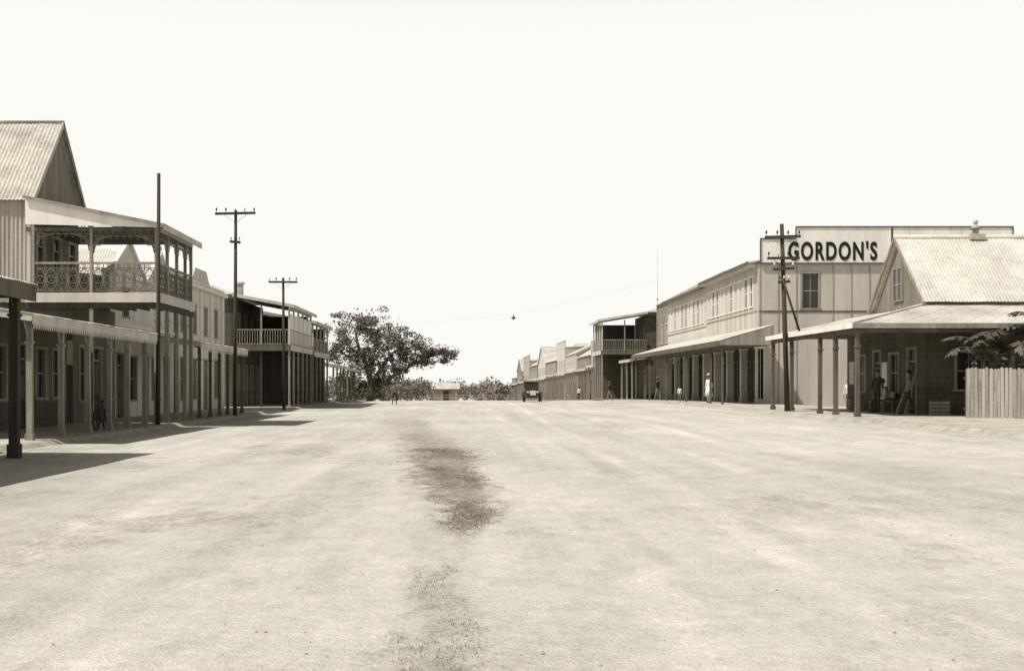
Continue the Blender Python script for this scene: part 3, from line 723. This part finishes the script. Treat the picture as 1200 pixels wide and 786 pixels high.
b.corr('awning_roof',iron_geo,a,c,(XW-.12,Y1,4.95),(XW-.12,Y0-4,4.95),.2,.015,5)
b.box('awning_fascia',timber_m,14.05,14.09,Y0-4,Y1,3.75,4.05); b.box('awning_soffit',timber_m,14.1,XW-.1,Y0-3.9,Y1,3.8,3.86)
b.prism('awning_end',timber_p,[(14.1,Y0-3.98,3.8),(XW-.1,Y0-3.98,3.8),(XW-.1,Y0-3.98,4.9),(14.1,Y0-3.98,4.02)],(0,.05,0))
for y in(Y0-3.5,Y0,Y0+8.46,Y0+16.9,Y0+25.4,Y0+33.8): b.box('awning_posts',timber_m,14.35,14.47,y-.06,y+.06,GZ2-.6,3.8)
b.done()
b=B('painted_sign_board',(19.4,75.6,8.75))
b.box('board',white,17.35,19.38,75.66,75.72,8.78,10.15); b.box('board',white,19.42,32.2,75.66,75.72,8.78,10.85)
for x0,x1,z1 in((17.3,19.4,10.15),(19.4,32.25,10.85)):
    b.box('frame',timber_m,x0,x1,75.6,75.73,z1,z1+.08)
b.box('frame',timber_m,17.3,32.25,75.6,75.73,8.7,8.775); b.box('frame',timber_m,17.28,17.34,75.6,75.73,8.78,10.14); b.box('frame',timber_m,19.38,19.415,75.62,75.73,10.23,10.84); b.box('frame',timber_m,32.2,32.27,75.6,75.73,8.78,10.84)
for x in(26.1,29.2): b.box('frame',cream,x-.02,x+.02,75.64,75.66,8.78,10.85)
sign=b.done()
cu=bpy.data.curves.new('t','FONT'); cu.body="GORDON'S"; cu.size=1.6; cu.offset=.05; cu.space_character=1.2; cu.extrude=.012
to=bpy.data.objects.new('tmp',cu); scene.collection.objects.link(to)
bpy.context.view_layer.update(); dg=bpy.context.evaluated_depsgraph_get()
tm=bpy.data.meshes.new_from_object(to.evaluated_get(dg)); bpy.data.objects.remove(to)
xsv=[v.co.x for v in tm.vertices]; ysv=[v.co.y for v in tm.vertices]
sx=5.25/(max(xsv)-min(xsv)); sz=1.15/(max(ysv)-min(ysv)); mnx,mny=min(xsv),min(ysv)
for v in tm.vertices: v.co=Vector((18.95+(v.co.x-mnx)*sx,75.64-v.co.z,8.9+(v.co.y-mny)*sz))-sign.location
tm.materials.clear(); tm.materials.append(black)
lo=bpy.data.objects.new('lettering',tm); scene.collection.objects.link(lo); lo.parent=sign

shop('weatherboard_shop',-1,14.2,17.5,110.4,118,3.5,8.6,'gable_y',2.5,boards_m,9.4,upper=True)
two_storey('balcony_house',-1,12.5,16.7,119,127,4.7,7.55,[119,121,123,125,126.8],9,False,1.0,boards_d,F(13,123)).done()
specs=[(128.5,141,3.6,5.6,'hip',2.8,boards_m),(142,156,3.5,5.8,'gable_y',2.8,boards_w),(157,170,3.6,6.6,'parapet',.9,stucco2),(171,190,3.6,6.0,'hip',3.2,boards_m),(191,212,3.8,7.0,'gable_y',3.0,boards_w),
(213,232,3.6,8.8,'parapet',1.0,cream),(233,262,3.8,7.2,'hip',3.6,boards_m),(263,290,4,7.6,'gable_x',3.8,boards_w),(291,325,4,8,'hip',3.6,boards_m),(326,362,4,10,'parapet',1.4,stucco2),(364,402,4,8.2,'gable_x',4,boards_m),(404,445,4,7,'hip',4,boards_d)]
for y0,y1,ze,zt,rf,h,wm in specs:
    shop('street_shop',-1,13.3-(y0-128)*.005,16.6-(y0-128)*.004,y0,y1,ze,zt,rf,h,wm,12,3.6,upper=(zt>6.3))

# ================================================================ POLES
def pole(name,x,y,top,arms,lean=(0,0),r=.13,brace=False):
    z0=E(x,y); b=B(name,(x,y,z0))
    T=Vector((x+lean[0],y+lean[1],top)); P0=Vector((x,y,z0-.3))
    b.cyl('pole',timber,P0,T,r,r*.7,10)
    for z,w in arms:
        c=P0.lerp(T,(z-P0.z)/(T.z-P0.z)); c.y-=.12; tl=(R()-.5)*.06
        b.beam('crossarm',timber,(c.x-w/2,c.y,z-tl),(c.x+w/2,c.y,z+tl),.1,.11)
        k=max(2,int(w/.42))
        for i in range(k+1):
            xx=c.x-w/2+.06+i*(w-.12)/k
            b.cyl('pins',iron_dark,(xx,c.y,z+.02),(xx,c.y,z+.16),.012,n=6); b.cyl('insulators',porc if R()<.5 else iron_dark,(xx,c.y,z+.14),(xx,c.y,z+.26),.045,.03,8)
        if w>1:
            for sg in(-1,1): b.beam('arm_braces',iron_dark,(c.x+sg*w*.3,c.y,z-.05),(c.x,c.y+.05,z-.45),.03,.01)
    if brace: b.cyl('stay',timber,(T.x,T.y-.15,top-2.3),(x+.5,y-.1,top-4.6),.05,n=6)
    b.done()
pole('telegraph_pole',-11.25,46.5,9.25,[],(0.03,0),.09)
pole('telegraph_pole',-11.0,60.5,9.8,[(9.65,1.9),(8.3,.5)],(.04,0),.10)
pole('telegraph_pole',-10.9,76,7.9,[(7.65,1.7)],(-.05,0),.10)
pole('telegraph_pole',13.5,54.0,8.35,[(7.8,1.5),(6.9,1.35),(6.45,.9),(5.9,.5)],(-.25,0),.12,True)
pole('telegraph_pole',19.9,60,8.95,[],(0,0),.08)
b=B('mast',(17.6,118.6,0)); b.cyl('shaft',iron_dull,(17.6,118.6,0),(17.6,118.6,14.2),.035,.015,8); b.cyl('collar',iron_dark,(17.6,118.6,9.4),(17.6,118.6,9.5),.08,n=8); b.done()
b=B('suspended_street_lamp',(4.4,120,8))
lp=Vector((4.3,120,8.15)); A=Vector((17.6,118.6,11.2)); C=Vector((-11.5,104,6.2))
for Q in(A,C):
    prev=lp
    for i in range(1,13):
        t=i/12; q=lp.lerp(Q,t)-Vector((0,0,.5*t*(1-t))); b.cyl('span_wire',iron_dull,prev,q,.002,n=4); prev=q
b.cyl('stem',iron_dark,lp,lp-Vector((0,0,.2)),.03,n=6); b.cyl('shade',iron_dark,lp-Vector((0,0,.4)),lp-Vector((0,0,.2)),.26,.06,12); b.sphere('bulb',porc,lp-Vector((0,0,.45)),.11); b.done()

# ================================================================ TREES
def leafcloud(vs,fs,c,r,n,s,rn):
    for _ in range(n):
        while True:
            p=Vector((rn.uniform(-1,1),rn.uniform(-1,1),rn.uniform(-1,1)))
            if p.length<1: break
        p=Vector((p.x*r[0],p.y*r[1],p.z*r[2]))+c
        a=Vector((rn.gauss(0,1),rn.gauss(0,1),rn.gauss(0,1))).normalized(); bb=a.orthogonal().normalized()
        sz=s*(.5+rn.random()); o=len(vs)
        vs+=[p-a*sz,p+bb*sz*.5,p+a*sz,p-bb*sz*.5]; fs.append((o,o+1,o+2,o+3))
def tree(name,base,limbs,clumps,n,s,seed,sub=9):
    rn=random.Random(seed); b=B(name,base)
    for pts,r0,r1 in limbs:
        k=len(pts)-1
        for i in range(k):
            b.cyl('trunk_and_limbs',bark,pts[i],pts[i+1],lerp(r0,r1,i/k),lerp(r0,r1,(i+1)/k),8)
    vs=[[],[]];fs=[[],[]]
    for c,r in clumps:
        c=Vector(c)
        for _ in range(sub):
            d=Vector((rn.gauss(0,.55)*r[0],rn.gauss(0,.55)*r[1],rn.gauss(0,.52)*r[2]))
            rr=[q*(.25+.35*rn.random()) for q in r]
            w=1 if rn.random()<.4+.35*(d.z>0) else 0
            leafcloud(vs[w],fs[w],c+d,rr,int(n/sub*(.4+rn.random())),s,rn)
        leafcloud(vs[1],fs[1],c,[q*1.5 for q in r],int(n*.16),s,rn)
        b.cyl('twigs',bark,c-Vector((0,0,r[2]*.8)),c+Vector((r[0]*rn.uniform(-.5,.5),0,r[2]*.7)),.05,.02,5)
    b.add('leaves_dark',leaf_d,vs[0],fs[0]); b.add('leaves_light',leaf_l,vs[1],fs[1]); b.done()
TY=131; z0=E(-10,TY)
bs=Vector((-10,TY,z0))
limbs=[([(-10,TY,z0-.3),(-9.8,TY,1.5),(-10.3,TY,3.4),(-11.2,TY,5.5),(-11.6,TY+.5,7.3)],.42,.08),
([(-9.8,TY,1.6),(-8.8,TY-.5,3.3),(-7.6,TY-.5,4.8),(-6.4,TY-.8,5.6)],.25,.06),
([(-9.3,TY,1.0),(-7.4,TY-.3,2.6),(-5.4,TY-.3,3.7),(-3.6,TY,4.5),(-2.2,TY,4.9)],.24,.05),
([(-10.2,TY,3),(-12,TY+1,4.2),(-13.4,TY+1,5.2)],.2,.05),([(-10,TY,2.5),(-9.6,TY+1.2,5),(-9,TY+1.2,7.2)],.2,.05)]
cl=[((-13,TY,6.6),(1.7,1.8,1.2)),((-13.8,TY+.5,5.0),(1.5,1.6,1.2)),((-11.6,TY,7.8),(1.7,1.6,1.1)),((-9.8,TY,7.9),(1.5,1.5,1.0)),((-8.4,TY,7.0),(1.7,1.6,1.1)),((-10.6,TY,6.2),(2.2,1.8,1.5)),
((-6.7,TY,6.0),(1.5,1.3,1.0)),((-5.2,TY,5.3),(1.3,1.2,.9)),((-3.7,TY,4.9),(1.3,1.1,.65)),((-2.2,TY,4.6),(1.0,.8,.75)),((-8,TY,5.2),(1.8,1.5,1.3)),((-12,TY,4.2),(1.9,1.7,1.5)),((-11.4,TY,2.4),(2.0,1.6,1.4)),((-9.9,TY,3.9),(1.6,1.2,1.4)),
((-12.8,TY,1.2),(1.7,1.6,1.2)),((-6.4,TY,4.4),(1.4,1,.9)),((-10.4,TY,1.2),(1.6,1.2,1.1)),((-8.7,TY,2.4),(1.2,1,1.1)),((-4.7,TY,3.9),(1.2,.9,.6)),((-7.4,TY,3.3),(1.1,1,.9))]
tree('spreading_tree',bs,limbs,cl,900,.125,3,11)
rn=random.Random(11); b=B('bush_belt',(-10,330,-4)); V=[[],[]];Fc=[[],[]]
x=-80
while x<85:
    y=290+rn.random()*150; g=E(x,y); h=4.2+2.2*noise.noise(Vector((x*.12,0,0)))+rn.random()*2.2; c=Vector((x,y,g+h*.5))
    for _ in range(6):
        d=Vector((rn.gauss(0,1.8),rn.gauss(0,1.5),rn.gauss(0,.2)*h))
        w=int(rn.random()<.5); leafcloud(V[w],Fc[w],c+d,(1.6,1.6,h*.34),60,.34,rn)
    x+=.7+rn.random()*1.0
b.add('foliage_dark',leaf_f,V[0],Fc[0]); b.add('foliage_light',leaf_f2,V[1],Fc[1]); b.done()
rn=random.Random(5); b=B('shrubs',(-13,150,-.3)); V=[[],[]];Fc=[[],[]]
for _ in range(34):
    x=-22+rn.random()*16; y=142+rn.random()*50; g=E(x,y)
    for k in range(3):
        w=int(rn.random()<.5); leafcloud(V[w],Fc[w],Vector((x+rn.gauss(0,.8),y,g+.8+rn.random()*1.3)),(1.1,1.1,1),120,.15,rn)
b.add('foliage_dark',leaf_d,V[0],Fc[0]); b.add('foliage_light',leaf_l,V[1],Fc[1]); b.done()
rn=random.Random(8); b=B('background_trees',(30,200,0)); V=[[],[]];Fc=[[],[]]
for (tx,ty,th) in((26,152,7.5),(25,208,9),(22,262,9)):
    for _ in range(12):
        w=int(rn.random()<.5); leafcloud(V[w],Fc[w],Vector((tx+rn.gauss(0,1.6),ty+rn.gauss(0,1.4),E(tx,ty)+th*.7+rn.gauss(0,.9))),(1.3,1.3,1),130,.2,rn)
    b.cyl('trunks',bark,(tx,ty,E(tx,ty)),(tx,ty,E(tx,ty)+th*.7),.3,.15)
b.add('foliage_dark',leaf_d,V[0],Fc[0]); b.add('foliage_light',leaf_l,V[1],Fc[1]); b.done()
b=B('post_and_rail_fence',(-2,235,-1.2))
x=-14;i=0
while x<11:
    y=235; g=E(x,y); h=1.1+(.5 if i%5==0 else 0)+R()*.15
    b.box('fence_posts',iron_wall,x-.07,x+.07,y-.08,y+.08,g-.2,g+h); x+=1.9+R()*.8;i+=1
for z in(.55,1.0): b.box('rails',iron_wall,-14,11,234.95,235.05,E(0,235)+z,E(0,235)+z+.07)
b.done()
b=B('timber_shed',(-3,262,E(0,262)))
g=E(0,262)
b.box('walls',boards_m,-7,-2,262,267,g-.2,g+2.4); b.slab('roof',iron_x,[(-7.4,261.5,g+2.4),(-1.6,261.5,g+2.4),(-1.6,264.5,g+3.6),(-7.4,264.5,g+3.6)],.06); b.slab('roof',iron_x,[(-7.4,267.5,g+2.4),(-1.6,267.5,g+2.4),(-1.6,264.5,g+3.6),(-7.4,264.5,g+3.6)],.06)
b.box('door',timber,-5,-3.8,261.95,262,g,g+2); b.done()

# ================================================================ PEOPLE
def person(name,x,y,gz,H,face,shirt,trous,pose='stand',hat=True,skirt=False,hatm=None):
    k=H/1.72
    st={'stand':.04,'walk':.22,'sit':0}[pose]
    V=[];Rr=[];Ed=[]
    def a(p,r,par=None):
        V.append(Vector(p)*k); Rr.append(r*k); i=len(V)-1
        if par is not None: Ed.append((par,i))
        return i
    dz=-.42 if pose=='sit' else 0
    pel=a((0,0,.93+dz),.125); w=a((0,0,1.1+dz),.115,pel); ch=a((0,.0,1.32+dz),.14,w); nk=a((0,-.01,1.46+dz),.055,ch); h1=a((0,-.015,1.55+dz),.068,nk); h2=a((0,-.02,1.63+dz),.085,h1); h3=a((0,-.01,1.69+dz),.06,h2)
    hands=[]
    for sg in(-1,1):
        sh=a((sg*.17,0,1.38+dz),.058,ch)
        sw=sg*st*.8
        if pose=='sit': el=a((sg*.23,-.03,1.12+dz),.044,sh); wr=a((sg*.16,-.27,1.05+dz),.028,el); pm=a((sg*.15,-.34,1.04+dz),.033,wr); hands.append((sg,Vector((sg*.15,-.34,1.04+dz)),Vector((0,-1,-.1))))
        else: el=a((sg*.225,.03+sw*.5,1.11),.044,sh); wr=a((sg*.235,-.03+sw,.87),.028,el); pm=a((sg*.235,-.045+sw,.80),.033,wr); hands.append((sg,Vector((sg*.235,-.045+sw,.80)),Vector((0,-.1,-1))))
        if pose=='sit':
            hp=a((sg*.09,-.02,.9+dz),.09,pel); kn=a((sg*.11,-.42,.5),.065,hp); an=a((sg*.1,-.4,.09),.04,kn); a((sg*.11,-.55,.035),.035,an)
        else:
            hp=a((sg*.09,0,.86),.09,pel); f=-sg*st
            kn=a((sg*.1,-.03+f*.5,.49),.062,hp); an=a((sg*.1,f+.02,.09+(.05 if f>.1 else 0)),.04,kn); a((sg*.11,f-.12,.035),.035,an)
    me=bpy.data.meshes.new('sk'); me.from_pydata([tuple(v) for v in V],Ed,[])
    o=bpy.data.objects.new('sk',me); scene.collection.objects.link(o)
    md=o.modifiers.new('s','SKIN'); md.use_smooth_shade=True
    for i,sv in enumerate(me.skin_vertices[0].data): sv.radius=(Rr[i],Rr[i]*.85); sv.use_root=(i==0)
    sb=o.modifiers.new('u','SUBSURF'); sb.levels=1
    bpy.context.view_layer.update(); dg=bpy.context.evaluated_depsgraph_get()
    body=bpy.data.meshes.new_from_object(o.evaluated_get(dg)); bpy.data.objects.remove(o)
    body.materials.clear()
    for mm in(skin_m,shirt,trous,black): body.materials.append(mm)
    for p in body.polygons:
        c=p.center/k; z=c.z-dz
        if c.z<.1: p.material_index=3
        elif z>1.45: p.material_index=0
        elif abs(c.x)>.19 and z<.9 and pose!='sit': p.material_index=0
        elif z>.95 or (abs(c.x)>.18 and pose!='sit') : p.material_index=1
        else: p.material_index=2
        p.use_smooth=True
    b=B(name,(0,0,0))
    hz=(1.63+dz)
    def K(p): return Vector(p)*k
    b.sphere('nose',skin_m,K((0,-.115,hz-.01)),.018*k,(.8,1,1.3),6)
    for sg in(-1,1):
        b.sphere('ears',skin_m,K((sg*.088,-.01,hz)),.025*k,(.4,.8,1.2),6); b.sphere('eyes',hair_m,K((sg*.032,-.098,hz+.015)),.011*k,(1,1,1),6)
    b.box('mouth',timber_m,-.022*k,.022*k,-.105*k,-.095*k,(hz-.052)*k,(hz-.045)*k)
    b.sphere('hair',hair_m,K((0,.015,hz+.035)),.093*k,(.95,1,.95),8)
    if hat:
        hm=hatm or cloth_m
        b.cyl('hat_brim',hm,K((0,-.01,hz+.06)),K((0,-.01,hz+.072)),.18*k,.17*k,16); b.cyl('hat_crown',hm,K((0,0,hz+.07)),K((0,0,hz+.18)),.1*k,.085*k,14)
    if skirt: b.cyl('skirt',trous,K((0,0,.42)),K((0,0,1.02)),.27*k,.13*k,16)
    for sg,hp,d in hands:
        for fi in range(4):
            off=Vector((0,(fi-1.5)*.018,0)) if pose!='sit' else Vector(((fi-1.5)*.018,0,0))
            L1=[.04,.045,.042,.034][fi]; p0=(hp+off+d*.03)*k; p1=p0+d*L1*k; cu_=Vector((-sg*.3,0,0)) if pose!='sit' else Vector((0,0,-.5)); p2=p1+(d+cu_).normalized()*L1*.8*k
            b.cyl('fingers',skin_m,p0,p1,.009*k,.008*k,6); b.cyl('fingers',skin_m,p1,p2,.008*k,.006*k,6)
        tp=(hp+Vector((0,-.025,0)) if pose!='sit' else hp+Vector((-sg*.025,0,0)))*k
        b.cyl('thumb',skin_m,tp,tp+(d+Vector((-sg*.2,-.7,0)) if pose!='sit' else d+Vector((-sg*.7,0,0))).normalized()*.055*k,.011*k,.008*k,6)
    e=b.done()
    bo=bpy.data.objects.new('body',body); scene.collection.objects.link(bo); bo.parent=e
    e.location=(x,y,gz); e.rotation_euler=(0,0,face)
person('pedestrian',-5.6,98,E(-5.6,98),1.72,.3,cloth_m,cloth_d,'walk',True)
person('pedestrian',14.6,77.5,F(14.6,77.5),1.72,-.9,cloth_w,cloth_w,'stand',True,True,cloth_w)
person('child',14.0,84.5,F(14,84.5),1.05,-.3,cloth_w,cloth_m,'stand',False)
person('pedestrian',12.3,111,F(12.3,111)-.13,1.65,.8,cloth_d,cloth_m,'walk',True)
person('pedestrian',18.0,60.5,F(18,60.5)-.13,1.5,-.5,cloth_w,cloth_m,'stand',False)
person('pedestrian',16.1,50.3,GZ,1.72,-.9,cloth_d,cloth_d,'stand',True)
person('pedestrian',16.4,53.9,GZ,1.65,-1.6,cloth_m,cloth_d,'stand',True)
person('seated_man',16.72,51.6,GZ+.0,1.72,-1.3,cloth_w,cloth_d,'sit',True)
person('pedestrian',16.5,47.9,GZ,1.65,-2.0,cloth_m,cloth_d,'walk',False)
person('pedestrian',13.1,150,E(13,150),1.7,0,cloth_w,cloth_d,'walk',True)
person('pedestrian',14.4,97,F(14,97),1.7,.6,cloth_d,cloth_m,'walk',True)

# ================================================================ BICYCLE
def wheel(b,c,ax,r,t,sp=12,m=None,width=.04):
    u={'x':(0,1,0),'y':(1,0,0)}[ax]; b.ring('tyre',m or rubber,c,u,(0,0,1),r,t,width,24)
    c=Vector(c)
    for i in range(sp):
        a=2*math.pi*i/sp; b.cyl('spokes',iron_dark,c,c+Vector(u)*(r-t)*math.cos(a)+Vector((0,0,(r-t)*math.sin(a))),.006 if r<.36 and t<.04 else .018,n=4)
    d=Vector((1,0,0)) if ax=='x' else Vector((0,1,0)); b.cyl('hub',iron_dark,c-d*.05,c+d*.05,.03 if t<.04 else .08,n=8)
def bicycle(x,y,g):
    b=B('bicycle',(x,y,g)); r=.34
    a=(x,y,g+r);c=(x,y+1.05,g+r); wheel(b,a,'x',r,.025); wheel(b,c,'x',r,.025)
    bb=(x,y+.47,g+.3); st=(x,y+.62,g+.85); hd=(x,y+.16,g+.88)
    for p,q in((bb,st),(st,hd),(bb,hd),(bb,c),(st,c),(hd,a)): b.cyl('frame',black,p,q,.016,n=6)
    b.cyl('handlebar',iron_dark,(x-.28,y+.22,g+1.0),(x+.28,y+.22,g+1.0),.013,n=6); b.cyl('handlebar',iron_dark,(x,y+.14,g+.88),(x,y+.2,g+1.0),.013,n=6)
    b.sphere('saddle',black,(x,y+.65,g+.92),.09,(.8,1.4,.4),8); b.ring('chainwheel',iron_dark,bb,(0,1,0),(0,0,1),.09,.02,.01,14)
    b.cyl('pedal_crank',iron_dark,(x-.1,y+.47,g+.14),(x-.1,y+.47,g+.3),.01,n=5); b.box('pedals',black,x-.18,x-.08,y+.43,y+.52,g+.12,g+.14)
    b.done()
bicycle(-11.66,40.2,F(-11.6,40))

# ================================================================ VINTAGE CAR
def car(x,y,g):
    b=B('vintage_car',(x,y,g)); hw=.72
    for sx_ in(-1,1):
        for yy in(y,y+2.6): wheel(b,(x+sx_*hw,yy,g+.38),'x',.38,.07,10,rubber,.1)
    for yy in(y,y+2.6): b.cyl('axle',iron_dark,(x-hw,yy,g+.38),(x+hw,yy,g+.38),.03,n=6)
    b.box('chassis',carpaint,x-.4,x+.4,y-.1,y+3.0,g+.42,g+.55)
    b.prism('bonnet',carpaint,[(x-.3,y-.05,g+.56),(x+.3,y-.05,g+.56),(x+.32,y-.05,g+.95),(x+.2,y-.05,g+1.08),(x-.2,y-.05,g+1.08),(x-.32,y-.05,g+.95)],(0,1.05,0))
    b.box('radiator',porc,x-.26,x+.26,y-.1,y-.052,g+.6,g+1.0)
    b.prism('body',carpaint,[(x-.6,y+1.0,g+.56),(x-.6,y+3.1,g+.56),(x-.6,y+3.25,g+.95),(x-.6,y+3.2,g+1.2),(x-.6,y+2.2,g+1.1),(x-.6,y+1.0,g+1.12)],(1.2,0,0))
    for sx_ in(-1,1):
        b.ring('mudguards',carpaint,(x+sx_*hw,y,g+.38),(0,1,0),(0,0,1),.5,.03,.22,10,a0=.1,a1=3.0); b.ring('mudguards',carpaint,(x+sx_*hw,y+2.6,g+.38),(0,1,0),(0,0,1),.5,.03,.22,10,a0=.1,a1=3.0)
        b.box('running_board',carpaint,x+sx_*.6,x+sx_*.82,y+.5,y+2.1,g+.4,g+.43)
        b.cyl('headlamps',porc,(x+sx_*.42,y-.15,g+.85),(x+sx_*.42,y+.0,g+.85),.11,.07,12)
        for yy in(y+1.02,y+2.0,y+3.1): b.cyl('hood_struts',iron_dark,(x+sx_*.58,yy,g+1.1),(x+sx_*.6,yy,g+1.78),.015,n=5)
    b.box('windscreen',glass,x-.55,x+.55,y+1.02,y+1.03,g+1.12,g+1.6)
    b.prism('canvas_hood',canvas,[(x-.66,y+.9,g+1.76),(x-.66,y+3.2,g+1.72),(x-.66,y+3.1,g+1.84),(x-.66,y+1.0,g+1.88)],(1.32,0,0)); b.box('hood_back',canvas,x-.62,x+.62,y+3.12,y+3.16,g+1.2,g+1.74)
    b.done()
car(5.7,112,E(5.7,112))

# ================================================================ CAMERA / LIGHT / WORLD
cam=bpy.data.cameras.new('camera'); cam.lens=45; cam.sensor_width=36; cam.clip_end=12000; cam.shift_x=52/1200; cam.shift_y=57/1200
co=bpy.data.objects.new('camera',cam); co.location=(0,0,1.6); co.rotation_euler=(math.radians(90),0,0); scene.collection.objects.link(co); scene.camera=co
d=Vector((.6,.34,-1)).normalized()
su=bpy.data.lights.new('sun','SUN'); su.energy=4.8; su.angle=math.radians(.6); su.color=(1,.965,.905)
so=bpy.data.objects.new('sun',su); so.rotation_euler=d.to_track_quat('-Z','Y').to_euler(); so.location=(-30,-10,40); scene.collection.objects.link(so)
w=bpy.data.worlds.new('World'); scene.world=w; w.use_nodes=True; nt=w.node_tree; N=nt.nodes; L=nt.links
bg=N['Background']; sk=N.new('ShaderNodeTexSky'); sk.sky_type='NISHITA'; sk.sun_disc=False
sk.sun_elevation=math.asin(-d.z); sk.sun_rotation=math.atan2(-d.x,-d.y); sk.dust_density=3
bw=N.new('ShaderNodeRGBToBW'); L.new(sk.outputs[0],bw.inputs[0])
tc=N.new('ShaderNodeTexCoord'); sx=N.new('ShaderNodeSeparateXYZ'); L.new(tc.outputs['Generated'],sx.inputs[0])
mr=N.new('ShaderNodeMapRange'); mr.inputs[1].default_value=.26; mr.inputs[2].default_value=.5; mr.interpolation_type='SMOOTHSTEP'; L.new(sx.outputs[2],mr.inputs[0])
mx=N.new('ShaderNodeMix'); mx.data_type='RGBA'; L.new(mr.outputs[0],mx.inputs[0])
mx.inputs[6].default_value=(9.75,9.62,9.2,1)
vm=N.new('ShaderNodeVectorMath'); vm.operation='SCALE'; vm.inputs[0].default_value=(.66,.635,.57); L.new(bw.outputs[0],vm.inputs['Scale']); L.new(vm.outputs[0],mx.inputs[7])
L.new(mx.outputs[2],bg.inputs[0]); bg.inputs[1].default_value=.1
scene.view_settings.view_transform='Standard'; scene.view_settings.look='None'; scene.view_settings.exposure=0
